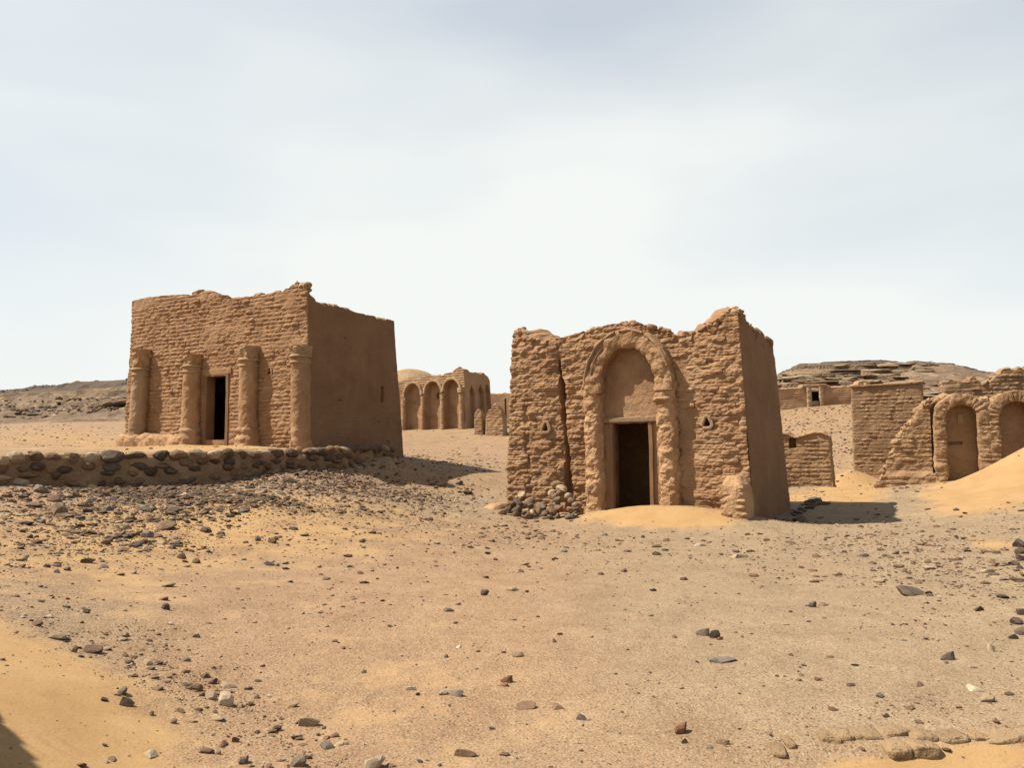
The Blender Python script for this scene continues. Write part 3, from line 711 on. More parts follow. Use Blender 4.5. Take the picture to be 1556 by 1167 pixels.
def dispR(S, t, v):
    d0 = surfR(t, v) + 0.045 * fbm(t, v * 1.5, 8, 6.0, 3) + courses(v, t, 3, 0.12, 0.020) + 0.020 * fbm(t, v, 18, 14.0, 2)
    cx = np.interp(v, R_CRACK[::-1, 1], R_CRACK[::-1, 0]) + 0.035 * vn(v * 3, 2, 2) + 0.02 * vn(v * 9, 2, 7)
    hwid = np.interp(v, [R_CRACK[-1, 1] - .3, R_CRACK[-1, 1], R_CRACK[2, 1], R_CRACK[1, 1], R_CRACK[0, 1]], [0.15, 0.14, 0.10, 0.09, 0.035]) * (1 + .35 * vn(v * 4, 9, 1))
    m = (1 - sstep(hwid * .8, hwid, np.abs(t - cx))) * (1 - sstep(R_CRACK[0, 1] - .1, R_CRACK[0, 1] + .02, v))
    d0 = d0 - 0.34 * m
    g = np.interp(v, R_G2[::-1, 1], R_G2[::-1, 0]) + .03 * vn(v * 3, 4, 4)
    d0 = d0 - 0.07 * (1 - sstep(0.03, 0.12, np.abs(t - g))) * (1 - sstep(R_G2[0, 1] - .1, R_G2[0, 1], v))
    ins = arch_dist(t, v)                       # plastered tympanum and reveals inside the arch are smooth
    d0 = np.where(ins > 0.02, -0.02 + 0.012 * fbm(t, v, 2, 2.5, 3) + 0.010 * fbm(t, v, 6, 11, 3) * sstep(-.2, .5, fbm(t, v, 9, .9, 2)), d0)
    ap = sstep(0.0, 0.12, -ins) * (1 - sstep(.15, .75, -ins)) * (t > R_CX) * (v < R_SP + .5)   # plaster left beside the right column
    d0 = d0 * (1 - .75 * ap)
    for (nx_, nv_) in R_N: d0 = np.where(in_tri(t, v, nx_, nv_, 0.20, 0.24), -0.30, d0)
    top_br = sstep(-0.30, 0.0, v - np.where(S == 0, topR(np.clip(t, 0, FR.W)), 99)); d0 = d0 - 0.07 * top_br * (fbm(t, v, 3, 4, 2) > 0)
    d0 = d0 + 0.05 * (1 - sstep(0.0, 0.7, v)) * fbm(t, v, 2, 1.5, 3) - 0.07 * (1 - sstep(0.1, 0.45, v)) * (t < 2)
    ds = 0.020 * fbm(t, v, 20, 0.8, 3) + 0.009 * fbm(t, v * 1.5, 25, 6, 3) + .3 * courses(v, t, 8, .12, .02) * sstep(-.3, .4, fbm(t, v, 40, .8, 2)) - 0.05 * sstep(0.0, .35, fbm(t, v, 31, .7, 3) - .28) \
        - 0.05 * sstep(-.45, -.1, v - sideR(np.clip(t, 0, 3.5))) * (fbm(t, v, 3, 2.5, 2) > -.1)
    return np.where(S == 0, d0, ds)
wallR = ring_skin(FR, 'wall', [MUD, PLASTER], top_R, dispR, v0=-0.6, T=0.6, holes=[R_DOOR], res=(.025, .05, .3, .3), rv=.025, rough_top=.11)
def keepR(x, v):
    k = (v < topR(x) - 0.10) & (arch_dist(x, v) < -0.06) & (v > -0.25)
    cx = np.interp(v, R_CRACK[::-1, 1], R_CRACK[::-1, 0]); k &= ~((np.abs(x - cx) < 0.30) & (v < R_CRACK[0, 1] + .05))
    for (nx_, nv_) in R_N: k &= ~((np.abs(x - nx_) < 0.30) & (v > nv_ - .14) & (v < nv_ + .38))
    ins = arch_dist(x, v); k &= ~((ins > -.62) & (x > R_CX) & (v < R_SP + .45) & (v < 2.4))
    return k
lay_bricks(FR, wallR, MUD, keepR, surfR, 0.05, FR.W - 0.05, -0.2, 4.6, 21, h=0.12, cover=0.62, proud=0.002)
rg = np.random.default_rng(5); xs = np.sort(rg.uniform(0.1, FR.W - .05, 34))
fragments(FR, wallR, xs, topR(xs) + rg.uniform(-.02, .05, 34), rg.uniform(0.05, .5, 34), MUD, 6)
ys = rg.uniform(.1, 3.4, 22); fragments(FR, wallR, np.full(22, FR.W - .12), sideR(ys) + rg.uniform(-.03, .05, 22), ys, GREYMUD, 8)
fragments(FR, wallR, [0.12, 0.3, .2], [topR(.1) + .03, topR(.3) + .03, topR(.2) + .1], [.15, .2, .3], RIM, 9, .22, .30, 'whitewashed_lump')
fragments(FR, wallR, [FR.W - .3, FR.W - .15], [topR(FR.W - .3) - .02, topR(FR.W - .15) - .08], [.1, .12], RIM, 10, .2, .28, 'whitewashed_lump')
xs = np.r_[rg.uniform(.05, .9, 12), rg.uniform(FR.W - 1.0, FR.W - .1, 16)]; fragments(FR, wallR, xs, topR(xs) + rg.uniform(-.06, .03, 28), rg.uniform(.02, .3, 28), MUD, 11, .12, .24)
# unseen cover inside the parapet, added so the interiors stay dark
def unseen_roof(fr, v, T, mat, dome=0.0):
    x, y = np.meshgrid(np.linspace(T * .6, fr.W - T * .6, 16), np.linspace(T * .6, fr.D - T * .6, 16)); r2 = ((x - fr.W / 2) / fr.W * 2) ** 2 + ((y - fr.D / 2) / fr.D * 2) ** 2
    z = v + dome * np.clip(1 - r2, 0, 1) ** .5 + .04 * fbm(x, y, 0, 2, 3)
    P = np.concatenate([np.stack([x, y, z], -1).reshape(-1, 3), np.stack([x, y, z - .18], -1).reshape(-1, 3)]); g = grid_faces(16, 16)
    return part('unseen_roof', P, np.concatenate([g, g[:, ::-1] + 256]), mat, fr.e)
unseen_roof(FR, 3.55, 0.6, PLASTER)
# engaged columns, arch and doorway
cl = (fx(FR, 880, 640, -0.3) + R_LX) / 2; clb = (fx(FR, 882, 755, -0.35) + fx(FR, 915, 755, -0.35)) / 2
crr = R_RX + R_BAND / 2 - .01; crb = (fx(FR, 993, 755, -0.35) + fx(FR, 1040, 755, -0.3)) / 2 - .03
colp = lambda k: 1.10 - 0.10 * min(1, k * 4) + 0.02 * sin(k * 9)
CL = column(FR, 'column', clb, cl, -0.5, R_SP + .12, 0.225, 0.0, MUD2, FR.e, 1, 2.8, 0.042, colp, ry=0.29, scale=8, dv=.025)
CRR = column(FR, 'column', crb, crr, -0.5, R_SP + .12, 0.225, 0.0, MUD2, FR.e, 2, 2.8, 0.042, colp, ry=0.29, scale=8, dv=.025)
vc = fv(FR, 1000, 606, -0.4)
column(FR, 'capital', crr - .02, crr - .02, vc - .075, vc + .075, 0.238, 0.0, MUD2, CRR, 3, 3.0, 0.035, lambda k: 0.93 + 0.16 * sin(pi * min(1, k * 1.1)), ry=0.335, dv=.015, scale=8)
column(FR, 'base', crb, crb, -0.3, 0.34, 0.25, 0.0, MUD, CRR, 4, 3.2, 0.05, lambda k: 1.10 - .12 * k, ry=0.35)
column(FR, 'base', clb, clb, -0.3, 0.22, 0.24, 0.0, MUD, CL, 5, 3.0, 0.05, lambda k: 1.12 - .14 * k, ry=0.35)
th = np.linspace(pi, 0, 40)
apath = [(R_LX, R_SP - .25)] + [(R_CX + R_HW * cos(a), R_SP + R_HW * 1.12 * sin(a)) for a in th] + [(R_RX, R_SP - .25)]
ARC = band(FR, 'arch', apath, R_BAND, 0.31, MUD2, FR.e, 7, 0.045, back=0.12, ns=10, scale=6)
def arc_piece(a0, a1, r0, w, proud, mat, seed, name='moulding'):
    pts = [(R_CX + (R_HW + r0) * cos(a), R_SP + (R_HW * 1.12 + r0) * sin(a)) for a in np.linspace(a0, a1, 24)]
    return band(FR, name, pts, w, proud, mat, ARC, seed, 0.016, back=0.05, ns=4, scale=7)
arc_piece(radians(176), radians(104), R_BAND - .07, 0.075, 0.345, RIM, 11)
arc_piece(radians(168), radians(128), R_BAND - .20, 0.05, 0.33, RIM, 12)
arc_piece(radians(62), radians(14), R_BAND - .09, 0.085, 0.345, MUD2, 13)
arc_piece(radians(98), radians(66), R_BAND - .08, 0.07, 0.335, MUD, 14)
door_lining(FR, 'door_frame', R_DOOR[0] + .02, R_DOOR[1] - .02, -0.4, R_DOOR[3] - .02, 0.10, PLASTER, FR.e, 0.09, 0.035, 3)
boxy(FR, 'lintel', fx(FR, 914, 640), fx(FR, 999, 634), R_DOOR[3] + .005, R_DOOR[3] + .125, -0.05, 0.075, WOOD, FR.e, 0.006, 4)
for k, (nx_, nv_) in enumerate(R_N): niche_rim(FR, nx_, nv_, 0.20, 0.24, 0.05, 0.075, RIM, FR.e, 20 + k)
# broken spur of wall in front of the right corner, stump at the left corner
def spur(fr, cx, out, r, ry, h, mat, seed, name='buttress', v0=-.4, lean=0.0, nb=4):
    b = column(fr, name, cx, cx + lean, v0, h, r, out, mat, fr.e, seed, 3.6, 0.035, lambda k: (1.06 - .10 * k) * (1 if k < .8 else (1 - ((k - .8) / .2) ** 2 * .55)), ry=ry, scale=4)
    rr_ = np.random.default_rng(seed + 40)
    for c in range(int((h - 0.1) / 0.135)):
        v = 0.06 + c * .135
        for j in (-1, 1):
            p = fr.loc(cx + j * r * .45 + rr_.uniform(-.03, .03), v, out + ry * (1.0 - .06 * v) + rr_.uniform(-.01, .014))
            link('brick', brick_mesh(int(rr_.integers(0, 18)), mat), b, p, rr_.normal(0, .04, 3), (r * .92 / .3, 1, 1))
    return b
spur(FR, FR.W - 0.30, 0.10, 0.29, 0.42, 1.12, MUD2, 31)
spur(FR, 0.0, 0.30, 0.26, 0.55, 0.42, MUD2, 33)

# ================================================================== left-hand tomb on the terrace
A2 = at(470, 690, 22.0)
FL = Frame('tomb_chapel', A2, radians(-29.5), 8.1, 4.2, float(A2[2]) - 0.05, 0.035)
tag(FL.e, 'square mud brick tomb with four engaged columns, standing on the stone terrace', 'tomb', 'mud brick tomb chapels')
topL = prof([FL.front(*q) for q in [(199, 462), (204, 458), (225, 453), (260, 450), (290, 447), (305, 443), (320, 445), (340, 451), (352, 453), (380, 451), (415, 446), (435, 440), (445, 432), (453, 429), (457, 432)]])
sideL = prof([FL.side(*q) for q in [(457, 431), (464, 447), (475, 455), (490, 461), (510, 467), (520, 469), (535, 473), (560, 479), (570, 481), (590, 485), (599, 488)]])
def top_L(side, t):
    o = np.where(side == 0, topL(t), np.where(side == 1, sideL(t), np.where(side == 2, sideL(4.2) + 0.08 * np.sin(2 * t), np.interp(t, [0, 4.2], [sideL(4.2), topL(0.0)]))))
    return o + crumble(t + side * 17, 9, 0.075, 0.26)
L_DOOR = (fx(FL, 313, 620), fx(FL, 344, 620), fv(FL, 328, 669), fv(FL, 328, 571))
L_N = [(fx(FL, 382, 565), fv(FL, 382, 567)), (fx(FL, 410, 567), fv(FL, 410, 569))]
def surfL(x, v):
    return 0.035 * fbm(x, v, 1.0, 0.6, 3) + 0.022 * fbm(x, v, 4.0, 2.6, 3)
def dispL(S, t, v):
    pl = sstep(0.16, 0.34, fbm(t, v, 12, 0.8, 4)) * (v > 1.9)                 # thin skins of old plaster
    d0 = surfL(t, v) + (0.026 * fbm(t, v * 1.6, 8, 7.0, 3) + courses(v, t, 5, 0.118, 0.02)) * (1 - .8 * pl) + 0.018 * pl
    for (nx_, nv_) in L_N: d0 = np.where(in_tri(t, v, nx_, nv_, 0.19, 0.24), -0.26, d0)
    near = np.exp(-((t - (L_DOOR[0] + L_DOOR[1]) / 2) / .62) ** 4) * (v < L_DOOR[3] + .28)
    d0 = d0 * (1 - .8 * near)
    d0 = d0 + 0.10 * (1 - sstep(0.35, 0.75, v)) * (1 - .5 * fbm(t, v, 3, 1.2, 2)) * (t < 2.6) * 0.6
    slit = (np.abs(t - 3.3 + .03 * np.sin(v * 9)) < 0.045) & (v > 1.55) & (v < 2.05)
    ds = 0.018 * fbm(t, v, 20, 0.7, 3) + 0.008 * fbm(t, v * 1.5, 25, 6, 3) + .3 * courses(v, t, 8, .118, .02) * sstep(-.3, .4, fbm(t, v, 41, .8, 2)) - 0.12 * slit + 0.022 * (1 - sstep(.16, .24, t)) * (v < 2.5)
    pit = fbm(t, v, 33, 3.2, 2); ds = ds - 0.05 * (pit > 0.62)
    return np.where(S == 0, d0, ds)
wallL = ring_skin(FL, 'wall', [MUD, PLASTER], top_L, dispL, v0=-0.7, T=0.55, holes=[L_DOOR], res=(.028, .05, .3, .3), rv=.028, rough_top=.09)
LCOL = [(203, 562, 534, 660), (282, 557, 541, 664), (369, 547, 528, 664), (447, 541, 526, 682)]
LCX = [fx(FL, q[0] + 3, 610, -0.28) for q in LCOL]; LCX[0] = max(LCX[0], 0.20); LCX[3] = min(LCX[3], FL.W - .22)
def keepL(x, v):
    k = (v < topL(x) - .12) & ~((x > L_DOOR[0] - .32) & (x < L_DOOR[1] + .25) & (v < L_DOOR[3] + .26)) & (v > 0.05)
    for c, q in zip(LCX, LCOL): k &= ~((np.abs(x - c) < 0.26) & (v < fv(FL, q[0], q[2]) + .05))
    for (nx_, nv_) in L_N: k &= ~((np.abs(x - nx_) < 0.24) & (v > nv_ - .1) & (v < nv_ + .32))
    k &= ~(sstep(0.16, 0.34, fbm(x, v, 12, 0.8, 4)) * (v > 1.9) > .5)
    return k
lay_bricks(FL, wallL, MUD, keepL, surfL, 0.05, FL.W - 0.04, 0.0, 4.9, 22, h=0.118, cover=0.94, proud=0.004)
xs = np.sort(rg.uniform(0.1, FL.W - .05, 26)); fragments(FL, wallL, xs, topL(xs) + rg.uniform(-.05, .0, 26), rg.uniform(0.06, .45, 26), MUD, 16, .10, .2)
ys = np.r_[rg.uniform(.8, 4.1, 20)]; fragments(FL, wallL, np.full(20, FL.W - .13), sideL(ys) + rg.uniform(-.05, .01, 20), ys, GREYMUD, 18, .12, .24)
fragments(FL, wallL, [FL.W - .12, FL.W - .3, FL.W - .2], [topL(FL.W - .1) - .03, topL(FL.W - .3) - .05, topL(FL.W - .2) - .15], [.12, .1, .2], RIM, 19, .24, .34)
unseen_roof(FL, 3.7, 0.55, PLASTER)
for i, (c, q) in enumerate(zip(LCX, LCOL)):
    vr, vt, vb = fv(FL, q[0], q[1], -.3), fv(FL, q[0], q[2], -.3), fv(FL, q[0], q[3], -.3)
    o = 0.14 if i < 3 else 0.08
    cc = column(FL, 'column', c, c, -0.3, vr - .02, 0.275, o, MUD2 if i else RIM, FL.e, 50 + i, 2.0, 0.022, lambda k: 1.03 - .06 * k, scale=6, dv=.05)
    for dv in (0.0, -0.17):
        column(FL, 'ring', c, c, vr - .045 + dv, vr + .045 + dv, 0.30 if dv == 0 else .285, o, RIM, cc, 60 + i, 2.0, 0.012, lambda k: 0.93 + .13 * sin(pi * k), dv=0.0225, smooth=True)
    cp = column(FL, 'capital', c, c, vr + .03, vt + .05, 0.275, o * .9, RIM if i > 1 else MUD2, cc, 70 + i, 2.4, 0.045, lambda k: 0.90 + .20 * k, dv=0.03, scale=8)
    if i in (1, 2):
        column(FL, 'base', c, c, vb - .35, vb + .30, 0.34, o, MUD2, cc, 80 + i, 2.2, 0.04, lambda k: 1.18 - .36 * k + .05 * sin(k * 17), scale=5)
    elif i == 3:
        column(FL, 'base', c, c, -.4, 0.42, 0.32, o, MUD2, cc, 84, 2.4, 0.05, lambda k: 1.1 - .2 * k, scale=5)
door_lining(FL, 'door_frame', L_DOOR[0] + .02, L_DOOR[1] - .02, -0.2, L_DOOR[3] - .02, 0.30, PLASTER, FL.e, 0.12, 0.03, 6)
boxy(FL, 'lintel', L_DOOR[0] - .28, L_DOOR[1] + .20, L_DOOR[3] + .02, L_DOOR[3] + .20, -0.05, 0.045, MUD2, FL.e, 0.008, 9)
for k, (nx_, nv_) in enumerate(L_N[1:]): niche_rim(FL, nx_, nv_, 0.19, 0.24, 0.03, 0.05, MUD2, FL.e, 25 + k)
rgs = []
for k in np.linspace(0, 1, 46):
    x = 0.28 + k * (LCX[1] + .1 - .28); g = 0.34 + .10 * vn(x * 2.2, 1, 1) - .1 * k; c = FL.loc(x, 0.0, .16)
    a = np.linspace(0, 2 * pi, 22, endpoint=False); rgs.append(np.stack([np.full(22, c[0]), c[1] + (.30 + .05 * vn(x * 3, 4, 4)) * np.sign(np.cos(a)) * np.abs(np.cos(a)) ** .6, 0.28 + (.22 + g * .5) * np.sign(np.sin(a)) * np.abs(np.sin(a)) ** .7 + .12 - .1 * k], -1))
loft('bench', rgs, MUD, FL.e, 0.06, 6.0, 77)

# ================================================================== far tomb with three blind arches
CC = at(708, 654, 50.0)
FC = Frame('tomb_chapel', CC, atan2(-.57, .82), 6.1, 2.9, float(CC[2]) - .15, 0.03)
tag(FC.e, 'distant mud brick tomb with three blind arches, seen between the two near tombs', 'tomb', 'mud brick tomb chapels')
topC = prof([FC.front(*q) for q in [(600, 580), (615, 579), (640, 574), (660, 571), (685, 567), (692, 561), (699, 558), (706, 562)]])
sideC = prof([FC.side(*q) for q in [(708, 562), (714, 566), (725, 567), (737, 568), (743, 573), (748, 584)]])
C_AR = [(616, 639, 584), (647, 670, 581), (676, 699, 578)]
C_A = []
for a, b, ap in C_AR:
    x0, x1 = fx(FC, a, 620), fx(FC, b, 620); C_A.append(((x0 + x1) / 2, (x1 - x0) / 2, fv(FC, (a + b) / 2, ap)))
def dispC(S, t, v):
    d = 0.05 * fbm(t, v, 1, 1.0, 3) + .03 * fbm(t, v, 3, 4, 3) + courses(v, t, 3, 0.15, 0.04)
    for cx, hw, ap in C_A:
        sp = ap - hw; ins = np.where(v < sp, np.abs(t - cx) < hw, (t - cx) ** 2 + (v - sp) ** 2 < hw * hw); d = np.where(ins, -0.38 + .3 * (d), d)
    c2 = C_A[1]; d = np.where((np.abs(t - c2[0] - .05) < .07) & (np.abs(v - (c2[2] - .85)) < .2), -.8, d)
    ds = 0.03 * fbm(t, v, 1, 1.0, 3)
    for cx in (0.75, 1.75, 2.5):
        h = 2.9 + .1 * cx; ds = np.where((np.abs(t - cx) < .30 * np.clip((h - v) / .5, 0, 1)) & (v < h), -0.28, ds)
    return np.where(S == 0, d, ds)
def top_C(side, t): return np.where(side == 0, topC(t), np.where(side == 1, sideC(t), np.where(side == 2, sideC(2.9) + 0 * t, topC(0.0) + 0 * t))) + crumble(t + 9 * side, 4, 0.07, .3)
wallC = ring_skin(FC, 'wall', [FARMUD, FARMUD], top_C, dispC, v0=-.8, T=1.0, res=(.05, .05, .4, .4), rv=.05)
for i, (cx, hw, ap) in enumerate(C_A):
    sp = ap - hw; band(FC, 'arch_moulding', [(cx - hw - .03, sp - .05)] + [(cx + (hw + .03) * cos(a), sp + (hw + .03) * sin(a)) for a in np.linspace(pi, 0, 22)] + [(cx + hw + .03, sp - .05)], .16, .13, RIM, FC.e, 90 + i, .012, back=.15, ns=4)
for i, xx in enumerate([C_A[0][0] - C_A[0][1] - .12, (C_A[0][0] + C_A[1][0]) / 2 + .05, (C_A[1][0] + C_A[2][0]) / 2 + .03, C_A[2][0] + C_A[2][1] + .16]):
    c_ = column(FC, 'column', xx, xx, -.4, C_A[0][2] - .95 + .1 * i, .17, .02, FARMUD, FC.e, 95 + i, 2.4, .02, dv=.1)
    if i == 3: column(FC, 'capital', xx, xx, C_A[0][2] - .75, C_A[0][2] - .45, .24, .02, RIM, c_, 99, 2.6, .04, dv=.06)
unseen_roof(FC, 3.0, 1.0, FARMUD)
# domed roof showing over the left end
DOM = []
dc = at(622, 575, 55.5)
for k in np.linspace(0, 1, 14):
    a = k * pi / 2 * .97; rr_ = 2.3 * cos(a); DOM.append(ring_pts(0, 0, -.9 + 1.55 * sin(a), rr_, rr_, 36))
dl = np.array([(dc[:2] - FC.o) @ FC.ux, (dc[:2] - FC.o) @ FC.uy, dc[2] - FC.zb])
DOM.insert(0, ring_pts(0, 0, -4.6, 2.35, 2.35, 36))
loft('dome', [q + dl for q in DOM], RIM, FC.e, .07, 1.6, 5)

# tomb behind, mostly hidden, with a tall dark slit
PB = at(800, 655, 57.0)
FP = Frame('tomb_chapel', PB, radians(-22), 4.2, 4.0, float(PB[2]) - .3, .02)
tag(FP.e, 'distant mud brick tomb with one tall slit, half hidden behind the cracked tomb', 'tomb', 'mud brick tomb chapels')
tp = fv(FP, 762, 599); sx = fx(FP, 768.5, 625); s0, s1 = fv(FP, 768.5, 643), fv(FP, 768.5, 607)
def dispP(S, t, v):
    d = .03 * fbm(t, v, 2, 1.2, 3) + .3 * courses(v, t, 3, .15, .03); return np.where((S == 0) & (np.abs(t - sx) < .055) & (v > s0) & (v < s1), -.5, d)
ring_skin(FP, 'wall', [FARMUD, FARMUD], lambda s_, t: tp + .06 * np.sin(t) + crumble(t, 3, .04), dispP, v0=-.8, T=.7, res=(.05, .3, .5, .3), rv=.08)
unseen_roof(FP, tp - .4, .7, FARMUD)

# broken wall stumps beside the far tomb
def slab(name, right, ang, W, D, tops, mat, seed, label, cat, depth_fn=None, v0=-.6, res=.05, rvv=.05, batter=.02, group=None, bricks=None, bmat=None, zoff=0.0, side_top=None, endin=.15, extra=None, crum=.09, crl=.25):
    f = Frame(name, right, ang, W, D, float(right[2]) - .05 + zoff, batter)
    if label: tag(f.e, label, cat, group)
    tf = prof([f.front(*q) for q in tops])
    def dfn(S, t, v):
        d = .04 * fbm(t, v, seed, 1.0, 3) + .030 * fbm(t, v * 1.4, seed + 3, 5, 3) + courses(v, t, seed, .135, .018)
        if depth_fn is not None: d = np.where(S == 0, depth_fn(f, t, v, d), d)
        return d
    def tpf(s_, t):
        x = np.where(s_ == 0, t, np.where(s_ == 1, W, np.where(s_ == 2, W - t, 0.0))); return np.maximum(tf(x) + crumble(x, seed, crum, crl), v0 + .1)
    w = ring_skin(f, 'wall', [mat, mat], tpf, dfn, v0=v0, solid=True, res=(res, res * 1.5, res * 4, res * 1.5), rv=rvv, endin=endin)
    return f, w, tf
slab('ruin', at(765, 655, 47), radians(-20), 1.15, .7, [(735, 640), (740, 626), (748, 616), (755, 615), (762, 626), (766, 640)], FARMUD, 41, 'taller pale stump of broken wall beside the distant arched tomb', 'ruin', group='broken wall stumps')
slab('ruin', at(733, 652, 47.5), radians(-20), .55, .6, [(718, 640), (721, 628), (727, 624), (732, 630), (734, 640)], FARMUD, 43, 'smaller stump of broken wall beside the distant arched tomb', 'ruin', group='broken wall stumps')

# ================================================================== ruins on the right
def dS(f, t, v, d):
    x, vv = f.front(1204, 673); return np.where((np.abs(t - x) < .11) & (np.abs(v - vv) < .16), -.3, d)
fS, wS, tS = slab('ruin', at(1267, 748, 25.5), radians(-26), 3.0, .9, [(1150, 655), (1198, 659), (1206, 664), (1216, 663), (1228, 658), (1240, 656), (1252, 658), (1260, 663), (1267, 668)], GREYMUD, 51,
    'low ruined mud brick wall with a small square niche right of the cracked tomb', 'ruin', dS, res=.035, rvv=.035, crum=.03)
lay_bricks(fS, wS, GREYMUD, lambda x, v: (v < tS(x) - .12) & ~((np.abs(x - fS.front(1204, 673)[0]) < .25) & (np.abs(v - fS.front(1204, 673)[1]) < .3)), lambda x, v: .04 * fbm(x, v, 51, 1.0, 3), 0.8, 2.97, 0, 2.2, 61, n_ind=70)
band(fS, 'coping', [(x, tS(x) - .05) for x in np.linspace(2.9, 0.5, 20)][::-1], .05, .07, GREYMUD, wS, 3, .022, back=.3, scale=7)

tb = at(1413, 738, 28.4)
def dT(f, t, v, d): return d * .45
fT, wT, tT = slab('ruin', tb, radians(-25), 2.45, 3.0, [(1318, 586), (1322, 585), (1345, 584), (1370, 583), (1395, 580), (1412, 580)], GREYMUD, 53, 'tall plain mud brick wall standing behind the arched ruin', 'ruin', dT, res=.04, rvv=.04, crum=.03, batter=.012)
lay_bricks(fT, wT, GREYMUD, lambda x, v: v < tT(x) - .15, lambda x, v: .018 * fbm(x, v, 53, 1.0, 3) - .006, 0.03, 2.4, 0, 4.2, 62, n_ind=110, cover=.85)
band(fT, 'coping', [(x, tT(x) - .05) for x in np.linspace(.02, 2.4, 16)], .07, .06, MUD, wT, 5, .018, back=.3)

# ruin with arched niches half filled by sand
eb = at(1332, 747, 25.0); eang = radians(-22); EW = 8.0
e_o = eb[:2]; er = np.r_[e_o + EW * np.array([cos(eang), sin(eang)]), eb[2]]
FE = Frame('arcade_ruin', er, eang, EW, .75, float(eb[2]) - .05, .02)
tag(FE.e, 'ruined mud brick arcade with arched niches half buried by the golden sand', 'ruin')
topE = prof([FE.front(*q) for q in [(1329, 742), (1336, 735), (1345, 716), (1357, 692), (1362, 672), (1372, 653), (1385, 641), (1395, 623), (1408, 614), (1417, 612), (1420, 606), (1440, 604), (1470, 604), (1500, 607), (1530, 602), (1556, 600), (1700, 600), (1900, 640)]])
E_A = []
for a, b, ap in [(1438, 1488, 614), (1521, 1575, 610)]:
    x0, x1 = fx(FE, a, 660, -.3), fx(FE, b, 660, -.3); E_A.append(((x0 + x1) / 2, (x1 - x0) / 2, fv(FE, (a + b) / 2, ap, -.3)))
gx_ = fx(FE, 1418, 650)
def ar_in(t, v, cx, hw, ap): sp = ap - hw; return np.where(v < sp, np.abs(t - cx) < hw, (t - cx) ** 2 + (v - sp) ** 2 < hw * hw)
def surfE(x, v): return .05 * fbm(x, v, 71, .9, 3) + .03 * fbm(x, v, 74, 3.5, 3)
def dispE(S, t, v):
    d = surfE(t, v) + .03 * fbm(t, v * 1.4, 2, 7, 3) + courses(v, t, 4, .135, .02)
    d = d - .22 * ((t > gx_ - .05) & (t < gx_ + .16) & (v > .62) )          # groove where the wing has parted from the arch
    d = d + .12 * (1 - sstep(.5, .72, v)) * (t < gx_ + .2)
    for cx, hw, ap in E_A: d = np.where(ar_in(t, v, cx, hw, ap), -.24 + .4 * d, d)
    cx, hw, ap = E_A[0]
    d = np.where((np.abs(t - cx - .02) < .055) & (np.abs(v - (ap - .42)) < .17), d + .03, d)
    d = np.where((np.abs(t - cx + .16) < .2) & (np.abs(v - (ap - 1.18)) < .03), -.33, d)
    return np.where(S == 0, d, .04 * fbm(t, v, 3, 1, 3))
def top_E(s_, t):
    x = np.where(s_ == 0, t, np.where(s_ == 1, EW, np.where(s_ == 2, EW - t, 0.0))); tq = topE(x); st_ = np.floor(tq / .135 + .4 * vn(x * 3, 2, 2)) * .135 + .05; k = 1 - sstep(2.2, 2.6, x); return tq * (1 - k) + st_ * k + crumble(x, 14, .09, .2)
wE = ring_skin(FE, 'wall', [GREYMUD, GREYMUD], top_E, dispE, v0=-.6, solid=True, res=(.035, .08, .2, .08), rv=.035, rough_top=.1)
def keepE(x, v):
    k = v < topE(x) - .12
    for cx, hw, ap in E_A: k &= ~ar_in(x, v - .3, cx, hw + .33, ap + .3)
    return k & ~((x > gx_ - .2) & (x < gx_ + .3)) & (x < 5.4)
lay_bricks(FE, wE, GREYMUD, keepE, surfE, .05, 5.6, 0, 3.2, 63, n_ind=150)
for i, (cx, hw, ap) in enumerate(E_A):
    sp = ap - hw
    pth = [(cx - hw, -.5), (cx - hw, sp * .5), (cx - hw, sp)] + [(cx + hw * cos(a), sp + hw * sin(a)) for a in np.linspace(pi, 0, 30)] + [(cx + hw, sp), (cx + hw, sp * .5), (cx + hw, -.5)]
    AE = band(FE, 'arch', pth, .32, .26, GREYMUD, FE.e, 110 + i, .05, back=.12, ns=8, scale=5.0)
    rb = np.random.default_rng(300 + i)
    for sg in (-1, 1):
        for c in range(int(sp / .135)): link('brick', brick_mesh(int(rb.integers(0, 18)), GREYMUD), AE, FE.loc(cx + sg * (hw + .16) + rb.normal(0, .015), .05 + c * .135, .262 + rb.normal(0, .012)), rb.normal(0, .04, 3), (1.0, 1, 1))
    for a in np.linspace(.12, pi - .12, 15): link('brick', brick_mesh(int(rb.integers(0, 18)), GREYMUD), AE, FE.loc(cx + (hw + .16) * cos(a), sp + (hw + .16) * sin(a), .26 + rb.normal(0, .012)), (0, -a, 0), (.95, 1, 1.1))
boxy(FE, 'window_slab', E_A[0][0] - .05, E_A[0][0] + .09, E_A[0][2] - .58, E_A[0][2] - .28, -.26, -.19, RIM, FE.e, .005, 3)
xs = rg.uniform(.2, 5.0, 30); fragments(FE, wE, xs, topE(xs) - .02, rg.uniform(.05, .6, 30), GREYMUD, 66, .12, .3)
# upper wall behind the arcade
fU, wU, tU = slab('ruin', er + np.array([cos(eang + pi / 2), sin(eang + pi / 2), 0]) * 2.6, eang, 5.75, 1.6,
    [(1400, 610), (1421, 604), (1423, 585), (1432, 580), (1450, 579), (1470, 581), (1478, 574), (1490, 584), (1502, 582), (1512, 572), (1525, 564), (1540, 562), (1556, 558), (1700, 556)], GREYMUD, 55, 'broken upper wall rising behind the half buried arcade', 'ruin', res=.035, rvv=.03, crum=.09, crl=.3, batter=.01)
xs = rg.uniform(.1, 3.8, 26); fragments(fU, wU, xs, tU(xs) - .02, rg.uniform(.1, .9, 26), GREYMUD, 67, .18, .42)

